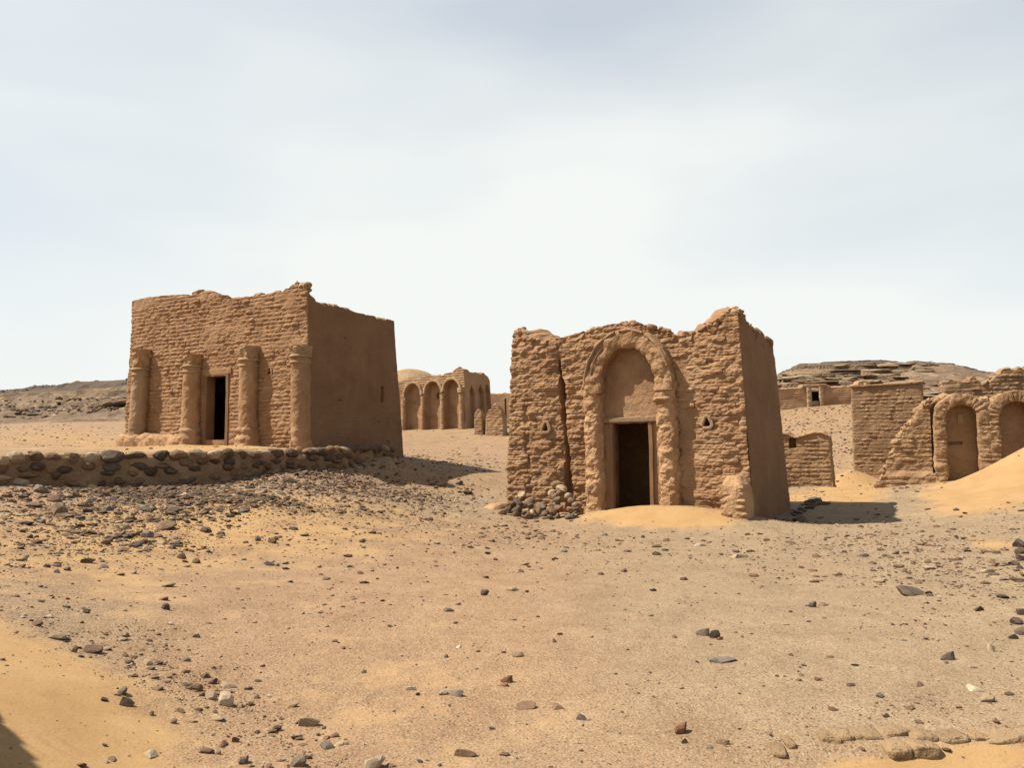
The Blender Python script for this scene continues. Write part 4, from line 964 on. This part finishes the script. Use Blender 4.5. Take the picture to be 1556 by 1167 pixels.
lay_bricks(fU, wU, GREYMUD, lambda x, v: v < tU(x) - .12, lambda x, v: .04 * fbm(x, v, 55, 1.0, 3), 0.03, 4.2, 1.9, 4.4, 64, n_ind=60, cover=.8)
xd = np.linspace(.08, 2.0, 26); fragments(FE, wE, xd, topE(xd) + rg.uniform(-.08, .04, 26), rg.uniform(.02, .45, 26), GREYMUD, 68, .18, .34)
# low tomb front at the foot of the rocky hill
hb = at(1326, 615, 56.0)
FH = Frame('rock_tomb', hb, radians(-5), 6.6, 2.2, float(hb[2]) - .1, .01)
tag(FH.e, 'low mud brick front with a dark doorway at the foot of the rocky hill', 'tomb')
topH = prof([FH.front(*q) for q in [(1180, 591), (1215, 589), (1226, 587), (1236, 584), (1248, 586), (1262, 588), (1290, 587), (1304, 584), (1308, 578), (1320, 580)]])
H_D = (fx(FH, 1230, 600), fx(FH, 1245, 600), fv(FH, 1236, 610), fv(FH, 1236, 588))
ring_skin(FH, 'wall', [FARMUD, FARMUD], lambda s_, t: np.where(s_ == 0, topH(np.clip(t, 0, 6.6)), 1.35) + crumble(t, 21, .05), lambda S, t, v: .05 * fbm(t, v, 3, 1.2, 3) + courses(v, t, 3, .16, .04), v0=-.8, T=.4, res=(.05, .2, .3, .2), rv=.05, holes=[(H_D[0], H_D[1], H_D[2], 9)])
for i, xx in enumerate((H_D[0] - .06, H_D[1] + .10)): column(FH, 'door_post', xx, xx, -.4, H_D[3] + .02, .16, .12, RIM, FH.e, 120 + i, 3.2, .03, lambda k: 1.05 - .1 * k, dv=.08)
boxy(FH, 'lintel', H_D[0] - .5, H_D[1] + .5, H_D[3] - .02, H_D[3] + .2, -1.0, .12, FARMUD, FH.e, .03, 8)
unseen_roof(FH, 1.15, .3, FARMUD)
fB, wB, tB = slab('ruin', at(1319, 612, 54.5), radians(-10), .65, .5, [(1302, 590), (1305, 580), (1309, 579), (1312, 592), (1314, 593), (1317, 580), (1319, 584)], FARMUD, 57, 'forked stump of broken wall at the end of the low tomb front', 'ruin', group='broken wall stumps', res=.04, rvv=.04, crum=.02)

# wall outside the picture on the left whose shadow falls into the near corner
wx = -3.74; g0 = float(ground_z(wx, 3.4)[0])
FW = Frame('ruin', np.array([wx, -2.0, g0]) + np.array([0, 6.6, 0]), radians(90), 6.6, .6, g0, .01)
tag(FW.e, 'ruined mud brick wall just left of the view, shading the near left corner', 'ruin')
_tw = prof([(0, 2.75), (4.6, 2.7), (5.15, 2.62), (5.45, 2.32), (5.75, 1.95), (6.05, 1.5), (6.4, 1.1), (6.6, .7)])
ring_skin(FW, 'wall', [MUD, MUD], lambda s_, t: _tw(np.where(s_ == 0, t, np.where(s_ == 1, 6.6, np.where(s_ == 2, 6.6 - t, 0)))) + .04 * vn(t * 5, 1, 1), lambda S, t, v: .03 * fbm(t, v, 1, 1, 3) + courses(v, t, 3, .14, .03), v0=-.7, solid=True, res=(.06, .06, .06, .1), rv=.06)

# ================================================================== retaining wall of the terrace
def retaining():
    e = bpy.data.objects.new('stone_revetment', None); COL.objects.link(e)
    tag(e, 'low stone retaining wall along the terrace below the left tomb', 'wall')
    p = WALLPATH; L = np.r_[0, np.cumsum(np.hypot(*np.diff(p, axis=0).T))]; n = int(L[-1] / .07); q = np.linspace(0, L[-1], n)
    X, Y = np.interp(q, L, p[:, 0]), np.interp(q, L, p[:, 1])
    for _ in range(60): X[1:-1] = (X[:-2] + 2 * X[1:-1] + X[2:]) / 4; Y[1:-1] = (Y[:-2] + 2 * Y[1:-1] + Y[2:]) / 4
    tx, ty = np.gradient(X), np.gradient(Y); l = np.hypot(tx, ty); nx_, ny_ = ty / l, -tx / l        # towards the viewer
    zt_px = lambda px: np.interp(px, [-420, -160, 0, 60, 120, 200, 300, 380, 450, 520, 575, 590], [692, 692, 692, 691, 690, 690, 688, 687, 684, 681, 679, 684])
    pxx, _ = proj(np.stack([X, Y, np.full(n, 1.4)], -1))
    zt = np.array([at(a, float(zt_px(a)), b)[2] for a, b in zip(pxx, Y)]) + .03 * vn(q * 2.5, 3, 3)
    zl = T_LO(X + nx_ * .4, Y + ny_ * .4) - .35
    zt = np.maximum(zt, zl + .2)
    e.location = (X[n // 2], Y[n // 2], float(T_LO(X[n // 2:n // 2 + 1], Y[n // 2:n // 2 + 1])[0])); off = np.array(e.location)
    rows = []
    for k in np.linspace(0, 1, 16):
        z = zl + (zt - zl) * k; d = .235 + .04 * (1 - k) + .10 * fbm(q, z * 1.0, 3, 3.0, 4) + .05 * fbm(q, z, 6, 9.0, 3) - .05 * (k > .95); rows.append(np.stack([X + nx_ * d, Y + ny_ * d, z], -1))
    for k in (.3, -.1, -.5, -1.0):
        rows.append(np.stack([X + nx_ * .24 * k, Y + ny_ * .24 * k, zt + .03 * fbm(q, k, 5, 2.5, 3) + (.01 if k > -1 else -.25)], -1))
    P = np.array(rows) - off
    w = part('mortar_core', P.reshape(-1, 3), grid_faces(*P.shape[:2])[:, ::-1], MORTAR, e)
    r = np.random.default_rng(77); shp = {}
    def put(s, z, ln, ht, tone, outd, flat=1.0):
        i = min(n - 2, max(1, int(s / L[-1] * n))); k = int(r.integers(0, len(COBBLE))); key = (k, tone.name)
        if key not in shp: shp[key] = mesh_np('stone', COBBLE[k], ICO2_F, tone)
        a = atan2(ty[i], tx[i])
        link('stone', shp[key], e, np.array([X[i] + nx_[i] * outd, Y[i] + ny_[i] * outd, z]) - off, (r.normal(0, .12), r.normal(0, .10), a + r.normal(0, .1)), (ln, .42, ht / .62))
    s = 0.1
    while s < L[-1] - .1:
        i = min(n - 1, int(s / L[-1] * n)); px_here = pxx[i]
        ln = r.uniform(.26, .46); t = r.random()
        if px_here < 150: tone = ST_TAN if t < .7 else ST_BROWN
        else: tone = ST_DARK if t < .45 else (ST_BROWN if t < .85 else ST_TAN)
        put(s + ln / 2, zt[i] - .07 + r.uniform(-.03, .02), ln, r.uniform(.17, .24), tone, .17); s += ln * r.uniform(.9, 1.12)
    for row in range(1, 4):
        s = r.uniform(0, .4)
        while s < L[-1] - .3:
            i = min(n - 1, int(s / L[-1] * n)); z = zt[i] - .07 - row * .165 + r.uniform(-.05, .05); ln = r.uniform(.24, .5)
            if z > zl[i] + .22 and r.random() < .85:
                t = r.random(); put(s + ln / 2, z, ln, r.uniform(.13, .21), ST_DARK if t < .35 else (ST_BROWN if t < .9 else ST_TAN), .18)
            s += ln * r.uniform(.95, 1.3)
retaining()

# ================================================================== stones
_sm = {}
def stone_obj(px, py, w, h, tone, label, group=None, lib=2, name='stone', X=None):
    """a stone seen at a pixel: its real size follows from the distance of the ground there"""
    p = on_ground(px, py + h * .35) if X is None else X
    dist = float((p - EYE) @ _F); wl = w / FPX * dist; hl = h / FPX * dist
    V = (STONE2, COBBLE)[lib == 3]; i = random.randrange(len(V)); key = (i, lib, tone)
    if key not in _sm: _sm[key] = mesh_np(name, V[i], ICO2_F, STM[TONE[tone]])
    v = V[i]; hz = v[:, 2].max() - v[:, 2].min()
    g = float(ground_z(p[0], p[1])[0]); sz = max(hl * 1.25, wl * .22) / hz
    o = link(name, _sm[key], None, (p[0], p[1], g + sz * hz * .18), (random.uniform(-.18, .18), random.uniform(-.2, .2), random.uniform(-.5, .5)), (wl, wl * random.uniform(.8, 1.15), sz))
    return tag(o, label, 'stone', group)
NAMED = [
 (87, 966, 28, 13, 'tan', 'flat pale tan stone with sand blown over its left end, left foreground'), (55, 948, 18, 9, 'brown', 'brown stone up the slope from the flat pale tan stone'),
 (143, 987, 26, 13, 'brown', 'grey brown stone with rough back below the flat pale tan stone'), (113, 987, 12, 12, 'brown', 'small brown lump left of the rough grey brown stone'),
 (186, 1050, 25, 12, 'grey', 'blue grey flat stone above the dark oval stone on rippled sand'), (194, 1067, 23, 15, 'dark', 'dark oval stone half sunk at the edge of the rippled sand'),
 (321, 1058, 19, 14, 'pale', 'small pale stone left of the upright pale slab'), (344, 1063, 23, 25, 'pale', 'upright pale slab casting a long shadow, lower left'),
 (296, 1045, 23, 13, 'brown', 'layered brown stone uphill of the upright pale slab'), (324, 1036, 13, 8, 'red', 'small red brown chip above the upright pale slab'), (346, 1041, 23, 8, 'tan', 'thin tan flake behind the upright pale slab'),
 (276, 1080, 16, 7, 'brown', 'brown wedge stone downhill of the dark oval stone'), (263, 1097, 13, 9, 'brown', 'right end stone of the short brown line on the sand'), (230, 1084, 12, 8, 'brown', 'left end stone of the short brown line on the sand'),
 (229, 1146, 22, 10, 'pale', 'pale flat stone alone near the bottom edge, left'), (315, 1141, 23, 10, 'brown', 'low brown wedge near the bottom edge'), (331, 1144, 12, 9, 'grey', 'small grey stone touching the low brown wedge'),
 (370, 1156, 17, 14, 'grey', 'dark grey tilted stone at the bottom edge, left of centre'), (358, 1124, 13, 9, 'red', 'red brown stone among pebbles near the bottom edge'), (330, 1091, 24, 11, 'tan', 'knobbly tan stone below the upright pale slab'),
 (253, 922, 14, 11, 'dark', 'dark rounded stone with a bright chip beside it, left middle'), (250, 910, 15, 6, 'red', 'flat reddish stone just above the dark rounded stone'), (299, 966, 13, 7, 'grey', 'small blue grey stone alone on plain sand, left middle'),
 (258, 947, 17, 4, 'pale', 'white sliver of stone on plain sand, left middle'), (283, 1003, 13, 7, 'grey', 'pale grey pebble right of the gravel band'), (224, 1008, 17, 11, 'tan', 'broken tan stone in the gravel band'),
 (469, 1096, 36, 17, 'tan', 'pitted tan and grey rock, lower left of centre'), (496, 1134, 24, 11, 'grey', 'grey wedge with a bright top near the bottom edge'), (453, 1158, 28, 18, 'grey', 'large blue grey rock cut by the bottom edge'),
 (570, 1159, 32, 20, 'pale', 'bright cream rock cut by the bottom edge'), (708, 1144, 38, 11, 'brown', 'long brown sand caked stone at the bottom centre'), (693, 1053, 27, 11, 'grey', 'grey flat rock with a white piece at its left end'),
 (673, 1052, 15, 9, 'pale', 'white piece at the left end of the grey flat rock'), (626, 1046, 21, 8, 'pale', 'crumbly pinkish pale stone left of the grey flat rock'), (770, 1033, 20, 12, 'red', 'pointed red brown stone standing near the centre'), (765, 1041, 18, 6, 'red', 'flat red brown stone under the pointed one'),
 (786, 994, 20, 11, 'tan', 'two toned tan stone uphill of the pointed red brown one'), (800, 1073, 30, 9, 'brown', 'flat dark brown stone right of the grey flat rock'), (847, 1074, 18, 7, 'brown', 'small flat brown stone right of the flat dark brown one'), (737, 901, 13, 10, 'dark', 'round dark pebble alone, centre'),
 (681, 927, 15, 7, 'dark', 'dark flat stone left of the round dark pebble'), (508, 1118, 15, 8, 'brown', 'brown pebble right of the pitted tan and grey rock'), (421, 1106, 15, 9, 'brown', 'brown chip left of the pitted tan and grey rock'), (446, 1073, 17, 5, 'brown', 'thin brown flake above the pitted tan and grey rock'),
 (1383, 899, 40, 14, 'dark', 'long dark rock on the gravel, right'), (1068, 961, 20, 12, 'dark', 'left lump of the dark rock pair'), (1085, 964, 20, 14, 'dark', 'right lump of the dark rock pair'), (1098, 1003, 44, 5, 'grey', 'long thin dark flake below the dark rock pair'),
 (1035, 1107, 23, 17, 'red', 'pointed red brown rock, lower right of centre'), (1040, 1126, 13, 8, 'brown', 'small brown stone below the pointed red brown rock'), (883, 1091, 17, 8, 'dark', 'dark flat stone, lower centre'), (1098, 1127, 21, 9, 'brown', 'brown lump right of the pointed red brown rock'),
 (1507, 985, 14, 15, 'pale', 'pale upright shard at the right'), (1480, 1046, 21, 8, 'pale', 'white shard lying left of the tan lump, right'), (1440, 998, 23, 15, 'grey', 'blue grey crusty stone, right'), (1488, 925, 17, 9, 'dark', 'dark angular stone near the right edge'),
 (1338, 1057, 11, 8, 'grey', 'small round grey pebble, lower right'), (1243, 1032, 11, 5, 'red', 'small red flake, lower right'), (1235, 919, 12, 10, 'grey', 'small blue grey stone on the gravel right of centre'), (1500, 1061, 22, 13, 'tan', 'rounded tan lump near the right edge'),
 (998, 830, 17, 5, 'dark', 'upper of two dark flakes below the sand drift'), (998, 842, 15, 6, 'dark', 'lower of two dark flakes below the sand drift'), (1313, 844, 15, 5, 'dark', 'dark flake right of the tomb shadow'), (1123, 845, 28, 7, 'tan', 'tan rubbly stone in front of the cracked tomb'),
 (60, 743, 28, 14, 'grey', 'blue grey boulder under the left part of the retaining wall'), (81, 758, 24, 11, 'brown', 'brown slab below the blue grey boulder'), (87, 775, 30, 18, 'brown', 'largest brown boulder on the bank'), (125, 766, 28, 10, 'brown', 'long sharp slab right of the largest brown boulder'),
 (118, 753, 17, 7, 'brown', 'dark chip above the long sharp slab'), (143, 742, 20, 10, 'brown', 'brown stone close under the retaining wall, left'), (162, 772, 17, 9, 'grey', 'grey stone right of the long sharp slab'), (216, 731, 21, 9, 'grey', 'flat grey stone touching the shadow of the retaining wall'),
 (52, 767, 24, 8, 'brown', 'flat slab left of the largest brown boulder'), (9, 753, 17, 7, 'red', 'reddish slab at the left edge below the wall'), (262, 776, 22, 10, 'dark', 'dark stone at the middle of the bank'), (252, 799, 32, 13, 'brown', 'heap like brown rock low on the bank'),
 (222, 812, 20, 12, 'grey', 'blue grey pointed stone low on the bank'), (133, 852, 24, 10, 'dark', 'dark ragged rock at the foot of the bank, left'), (157, 861, 20, 5, 'dark', 'thin dark flake right of the dark ragged rock'), (72, 860, 13, 6, 'dark', 'first of two dark oblong stones at the foot of the bank'),
 (85, 868, 13, 6, 'dark', 'second of two dark oblong stones at the foot of the bank'), (275, 846, 15, 8, 'brown', 'rounded brown stone at the foot of the bank'), (391, 819, 12, 8, 'dark', 'dark cube like stone on the orange sand'), (415, 822, 17, 8, 'red', 'reddish flat stone right of the dark cube like stone'),
 (462, 718, 16, 7, 'dark', 'dark flat stone near the end of the retaining wall'), (442, 729, 20, 9, 'dark', 'dark shaded stone left of the end of the retaining wall'), (313, 805, 18, 11, 'dark', 'dark angular stone low on the bank, centre'), (335, 811, 13, 7, 'dark', 'smaller dark stone beside the dark angular one'),
 (297, 853, 14, 8, 'brown', 'brown stone right of the rounded brown stone'), (410, 857, 16, 6, 'dark', 'dark flake where bank meets the flat ground'), (711, 748, 18, 6, 'dark', 'dark flat stone between the two tombs'), (698, 734, 11, 6, 'dark', 'small dark stone between the two tombs'), (708, 765, 12, 5, 'brown', 'brown stone left of the rubble heap'),
]
for (px, py, w, h, tone, lab) in NAMED: stone_obj(px, py, w, h, tone, lab)

# rubble heap against the cracked tomb
r = np.random.default_rng(91); heap = []
for k in range(74):
    px = r.uniform(786, 894); t = (px - 788) / 104
    topy = 742 + 4 * np.sin(t * 9) + 26 * max(0, t - .82) / .18; boty = 795 - 16 * abs(t - .45)
    py = topy + (boty - topy) * r.random() ** .8
    x_, _v = FR.front(px, 775, -.25); hh = np.interp(py, [740, 795], [.62, .0]); out = np.interp(py, [740, 795], [.18, 1.35]) * (.75 + .25 * r.random())
    lp = FR.loc(x_, 0.0, out); wp = FR.o + FR.ux * lp[0] + FR.uy * lp[1]; heap.append((wp, out))
placed = []
for k, (wp, out) in enumerate(sorted(heap, key=lambda q: -q[1])):
    g = float(ground_z(*wp)[0]); s = r.uniform(.12, .27); z = g + .04
    for (q, zz, ss) in placed:
        d = np.hypot(*(q - wp))
        if d < (s + ss) * .36: z = max(z, zz + (s + ss) * .20)
    z = min(z, g + .80 - out * .48); placed.append((wp, z, s))
    i = int(r.integers(0, 10)); tn = ['brown', 'grey', 'tan', 'dark'][int(r.choice(4, p=[.52, .06, .26, .16]))]; key = (i, 3, tn)
    if key not in _sm: _sm[key] = mesh_np('stone', COBBLE[i], ICO2_F, STM[TONE[tn]])
    o = link('stone', _sm[key], None, (wp[0], wp[1], z), (r.normal(0, .35), r.normal(0, .35), r.uniform(0, 6)), (s, s, s * r.uniform(.75, 1.05)))
    hpx, hpy = proj(np.array([wp[0], wp[1], z])); wh = ('left end' if hpx < 815 else 'left part' if hpx < 835 else 'middle' if hpx < 855 else 'right part' if hpx < 875 else 'right end')
    tag(o, f"{'large' if s > .21 else 'medium' if s > .16 else 'small'} {tn} stone {'high' if hpy < 758 else 'halfway up' if hpy < 775 else 'low'} on the rubble heap at the cracked tomb, {wh}", 'stone', 'rubble heap at the cracked tomb')
# dark rubble in the shade at the tomb's right side
for k in range(26):
    px = r.uniform(1160, 1225); Yd = r.uniform(17.4, 21.5); f = at(px, 790, Yd); lx = (f[:2] - FR.o) @ FR.ux
    if lx < FR.W + .1: f[:2] += FR.ux * (FR.W + .15 + r.uniform(0, .5) - lx)
    i = int(r.integers(0, 14)); key = (i, 2, 'dark')
    if key not in _sm: _sm[key] = mesh_np('stone', STONE2[i], ICO2_F, ST_DARK)
    s = r.uniform(.14, .36); o = link('stone', _sm[key], None, (f[0], f[1], float(ground_z(f[0], f[1])[0]) + s * .1), (r.normal(0, .2), r.normal(0, .2), r.uniform(0, 6)), (s, s, s * .9))
    tag(o, f"{'large' if s > .28 else 'medium' if s > .2 else 'small'} dark stone in the {'near' if Yd < 18.7 else 'middle' if Yd < 20 else 'far'} part of shaded rubble beside the cracked tomb", 'stone', 'shaded rubble beside the cracked tomb')
# dark stones at the right edge
for k, (px, py, w, h) in enumerate([(1552, 826, 18, 16), (1549, 838, 20, 12), (1554, 848, 20, 10), (1542, 856, 16, 8), (1550, 862, 12, 7), (1553, 930, 16, 14), (1546, 944, 18, 12), (1552, 960, 20, 10), (1540, 967, 16, 8)]):
    stone_obj(px, py, w, h, 'dark', ['topmost', 'second', 'third', 'fourth', 'lowest', 'topmost', 'second', 'third', 'lowest'][k] + (' dark stone of the upper heap at the right edge' if k < 5 else ' dark stone of the lower heap at the right edge'), 'dark stones at the right edge')

# scattered stones: the largest as single stones, the gravel as one mass
def density(px, py):
    d = 14 + 0 * px
    d = d + 300 * blob(px, py, 330, 745, 330, 38, -3) * (py > 690) + 140 * blob(px, py, 300, 808, 320, 40, 0) + 40 * blob(px, py, 540, 745, 110, 36, 8)
    d = d + 110 * blob(px, py, 200, 990, 260, 36, 33) + 60 * blob(px, py, 420, 1120, 140, 40, 28) + 55 * blob(px, py, 30, 925, 120, 40, 12)
    d = d + 40 * blob(px, py, 1500, 900, 170, 130) + 26 * blob(px, py, 1250, 850, 330, 60) + 35 * blob(px, py, 1450, 1080, 160, 30) + 12 * blob(px, py, 700, 760, 80, 30) + 30 * blob(px, py, 840, 800, 90, 22)
    d = d * (1 - .97 * blob(px, py, 50, 1130, 150, 110, 25)) * (1 - .995 * np.clip(1.4 * blob(px, py, 1510, 735, 130, 40, -15), 0, 1)) * (1 - .99 * blob(px, py, 1010, 780, 130, 20, 2)) * (1 - .9 * blob(px, py, 1508, 829, 45, 10)) * (1 - .9 * blob(px, py, 1296, 742, 40, 20)) * (1 - .8 * blob(px, py, 1450, 1158, 170, 16, -6))
    return d * np.where((py < 694) & (px < 620), .25, 1.0) * np.where((py < 735) & (px > 615) & (px < 780), .35, 1.0)
def bigness(px, py): return 1 + .35 * blob(px, py, 200, 770, 260, 50) + .0 * blob(px, py, 600, 745, 150, 50) + .2 * blob(px, py, 260, 1050, 240, 60, 33)
def inside_building(x, y):
    b = np.zeros(x.shape, bool)
    for f in (FR, FL, FC, FP, fS, fT, FE, fU, FH):
        lx = (x - f.o[0]) * f.ux[0] + (y - f.o[1]) * f.ux[1]; ly = (x - f.o[0]) * f.uy[0] + (y - f.o[1]) * f.uy[1]
        b |= (lx > -.05) & (lx < f.W + .05) & (ly > -.05) & (ly < f.D + .05)
    return b
def scatter():
    r = np.random.default_rng(123); out = []
    for (a, b, dens_scale) in [(3.0, 8, 8.0), (8, 16, 2.6), (16, 30, .9), (30, 56, .22)]:
        area = .72 * (b * b - a * a); mx = 420 * dens_scale; n = int(area * mx)
        Y = np.sqrt(r.uniform(a * a, b * b, n)); X = Y * r.uniform(-.72, .72, n)
        z = terrain(X, Y, False); px, py = proj(np.stack([X, Y, z], -1))
        cl = .35 + 1.3 * sstep(-.35, .45, fbm(X, Y, 6, .55, 3))
        k = (r.random(n) * mx < density(px, py) * dens_scale * cl) & ~inside_building(X, Y) & (np.abs(wall_side(X, Y)) > .33)
        X, Y, px, py = X[k], Y[k], px[k], py[k]
        u = r.random(len(X)); smin = {3.0: .007, 8: .015, 16: .030, 30: .07}[a]
        s = smin * (1 - u) ** (-1 / 2.0); s = .85 * np.minimum(s, .16 if a > 7 else .065) * bigness(px, py); s = np.minimum(s, .40)
        out.append(np.stack([X, Y, s, px, py], -1))
    S = np.concatenate(out)
    # hillside stones
    Xh, Yh = r.uniform(16, 30, 1500), r.uniform(32, 56, 1500); pxh, pyh = proj(np.stack([Xh, Yh, terrain(Xh, Yh, False)], -1))
    kk = (pxh > 1190) & (pxh < 1330) & (pyh < 690); S = np.vstack([S, np.stack([Xh, Yh, r.uniform(.06, .22, 1500), pxh, pyh], -1)[kk]])
    ap = S[:, 2] / S[:, 1] * ((S[:, 3] > 0) & (S[:, 3] < PW) & (S[:, 4] < PH)) * (S[:, 1] < 34)
    order = np.argsort(-ap); Z = ground_z(S[:, 0], S[:, 1])
    nI = 300 - len(NAMED) - 9 - 74 - 26; n = len(S)
    rot = np.stack([r.normal(0, .15, n), r.normal(0, .15, n), r.uniform(0, 2 * pi, n)], -1)
    bank = blob(S[:, 3], S[:, 4], 320, 770, 400, 90)
    tone = np.array([r.choice(6, p=([.22, .54, .09, .06, .08, .01] if q > .4 else [.18, .46, .11, .04, .19, .02])) for q in bank])
    for i in order[:nI]:
        x, y, s, px, py = S[i]; li = int(r.integers(0, 14)); t = int(tone[i]); key = (li, 2, [a for a, b in TONE.items() if b == t][0])
        if key not in _sm: _sm[key] = mesh_np('stone', STONE2[li], ICO2_F, STM[t])
        z = Z[i]; o = link('stone', _sm[key], None, (x, y, z + .07 * s), rot[i], (s, s, s * r.uniform(.7, 1.1)))
        cw = ['dark', 'brown', 'reddish', 'grey', 'tan', 'pale'][t]
        dn = [((px - q[0]) ** 2 + (1.6 * (py - q[1])) ** 2, q) for q in NAMED if len(q[5].split()) <= 9]; q = min(dn, key=lambda w: w[0])[1]
        dx, dy = px - q[0], py - q[1]
        if abs(dx) > 1.6 * abs(dy): rel = 'right of' if dx > 0 else 'left of'
        else: rel = 'below' if dy > 0 else 'above'
        far = 'just ' if dx * dx + dy * dy < 900 else ''
        lab = ' '.join(f'small {cw} stone {far}{rel} the {q[5]}'.replace(',', '').split()[:16])
        tag(o, lab, 'stone', f'{cw} stones on the bank' if bank[i] > .4 else f'{cw} stones on the sand')
    rest = order[nI:]; li = r.integers(0, 14, len(rest)); base = np.array(STONE1)[li]
    ca, sa = np.cos(rot[rest, 2])[:, None], np.sin(rot[rest, 2])[:, None]; s = S[rest, 2][:, None]
    x = (base[..., 0] * ca - base[..., 1] * sa) * s; y = (base[..., 0] * sa + base[..., 1] * ca) * s; z = base[..., 2] * s * r.uniform(.7, 1.2, (len(rest), 1))
    z = z + x * rot[rest, 0][:, None] + y * rot[rest, 1][:, None]
    V = np.stack([x + S[rest, 0][:, None], y + S[rest, 1][:, None], z + (Z[rest] + .08 * S[rest, 2])[:, None]], -1).reshape(-1, 3)
    Fc = (ICO_F[None] + (np.arange(len(rest)) * 12)[:, None, None]).reshape(-1, 3)
    o = link('gravel', mesh_np('gravel', V, Fc, STM, False, np.repeat(tone[rest], 20)))
    tag(o, 'loose gravel and small stones strewn over the sand', 'gravel', kind='stuff')
    print('scatter', n, 'tris', len(Fc))
scatter()

# ================================================================== half buried course of bricks at the lower right
def buried():
    e = bpy.data.objects.new('brick_footing', None); COL.objects.link(e)
    p0 = on_ground(1290, 1125); e.location = tuple(map(float, p0)); tag(e, 'worn top of a buried mud brick wall showing in the sand, lower right', 'wall')
    r = np.random.default_rng(9)
    spec = [(1265, 1122, 30, 22), (1283, 1117, 36, 30), (1320, 1114, 50, 33), (1363, 1112, 42, 26), (1406, 1118, 42, 30), (1452, 1122, 46, 24), (1493, 1121, 24, 22), (1532, 1122, 62, 22),
            (1368, 1146, 36, 24), (1410, 1143, 44, 26), (1188, 1148, 22, 14), (1203, 1132, 14, 20), (1590, 1118, 60, 22)]
    for (px, py, w, h) in spec:
        p = on_ground(px, py + h * .25); d = float((p - EYE) @ _F); wl, hl = w / FPX * d, h / FPX * d
        V = ICO3_V.copy(); V = np.sign(V) * np.abs(V) ** .38; V *= (1 + .22 * fbm(V[:, 0] + px, V[:, 1], V[:, 2], 2.0, 3))[:, None]
        V *= np.array([wl * .53, .075, hl * .50])
        link('brick', mesh_np('brick', V, ICO3_F, TANB, True), e, np.array([p[0], p[1] + .06, float(ground_z(p[0], p[1] + .12)[0]) + .004 - hl * .42]) - p0, (r.normal(0, .06), r.normal(0, .05), r.normal(0, .07)))
TANB = mat_mud('sandy_worn_brick', (0.27, 0.172, 0.092), (0.35, 0.230, 0.125), (0.42, 0.285, 0.158), 1.4, 0.8)
buried()
# dark overhanging slab on the left hillside
px_, py_ = 176, 619; _yy = np.linspace(46, 120, 400); _P = np.stack([at(px_, py_, q) for q in _yy]); _e = _P[:, 2] - hillL_z(_P[:, 0], _P[:, 1]); p = _P[int(np.argmax(_e <= 0))]
V = ICO3_V * np.array([1.7, 1.2, .34]); V *= (1 + .35 * fbm(V[:, 0] * 2, V[:, 1] * 2, V[:, 2], 1.2, 3))[:, None]; V[:, 2] += V[:, 0] * .16
o = link('rock_slab', mesh_np('rock_slab', V, ICO3_F, ST_BROWN), None, (p[0], p[1], p[2] + .25)); tag(o, 'flat overhanging rock slab on the slope left of the columned tomb', 'rock')
def hill_stones():
    r = np.random.default_rng(31); n = 5200; Y = r.uniform(52, 132, n); px = r.uniform(-120, 330, n); X = (px - PW / 2) / FPX * Y
    k = (fbm(X, Y, 3, .07, 3) + .25 * fbm(X, Y, 8, .4, 2) + .25 * sstep(90, 125, Y)) > .06; X, Y = X[k], Y[k]; n = len(X); Z = hillL_z(X, Y)
    s = r.uniform(.14, .32, n) * (1 - r.random(n)) ** -.35; s = np.minimum(s, .8); B = np.array(STONE1)[r.integers(0, 14, n)]; a = r.uniform(0, 6.3, n)[:, None]
    V = np.stack([(B[..., 0] * np.cos(a) - B[..., 1] * np.sin(a)) * s[:, None] + X[:, None], (B[..., 0] * np.sin(a) + B[..., 1] * np.cos(a)) * s[:, None] + Y[:, None], B[..., 2] * s[:, None] * 1.2 + (Z + .08 * s)[:, None]], -1)
    o = link('hill_stones', mesh_np('hill_stones', V.reshape(-1, 3), (ICO_F[None] + (np.arange(n) * 12)[:, None, None]).reshape(-1, 3), STM, False, np.repeat(r.choice([0, 1, 1, 0, 4], n), 20)))
    tag(o, 'loose dark stones strewn over the left hillside', 'stones', kind='stuff')
hill_stones()
# broken ledges of rock along the right-hand hill
def ledges():
    r = np.random.default_rng(55); VV, FF, MI = [], [], []; k = 0
    for i in range(170):
        px = r.uniform(1185, 1415); Y = 59 + 11 * r.random(); x = (px - PW / 2) / FPX * Y
        z = float(hillR_z(np.array([x]), np.array([Y]))[0][0]); s = r.uniform(.5, 2.3); b = STONE2[int(r.integers(0, 14))]
        B = b * np.array([s * 1.3, s * .8, r.uniform(.4, .8)]); a = r.normal(0, .3); B = np.stack([B[:, 0] * cos(a) - B[:, 1] * sin(a), B[:, 0] * sin(a) + B[:, 1] * cos(a), B[:, 2] + .06 * B[:, 0] * r.normal()], -1)
        VV.append(B + np.array([x, Y, z - .02])); FF.append(ICO2_F + k); k += 42; MI += [int(r.choice([1, 1, 4, 4, 1]))] * 80
    o = link('rock_ledges', mesh_np('rock_ledges', np.concatenate(VV), np.concatenate(FF), STM, False, MI)); tag(o, 'broken brown rock ledges along the top of the right hill', 'rocks', kind='stuff')
ledges()
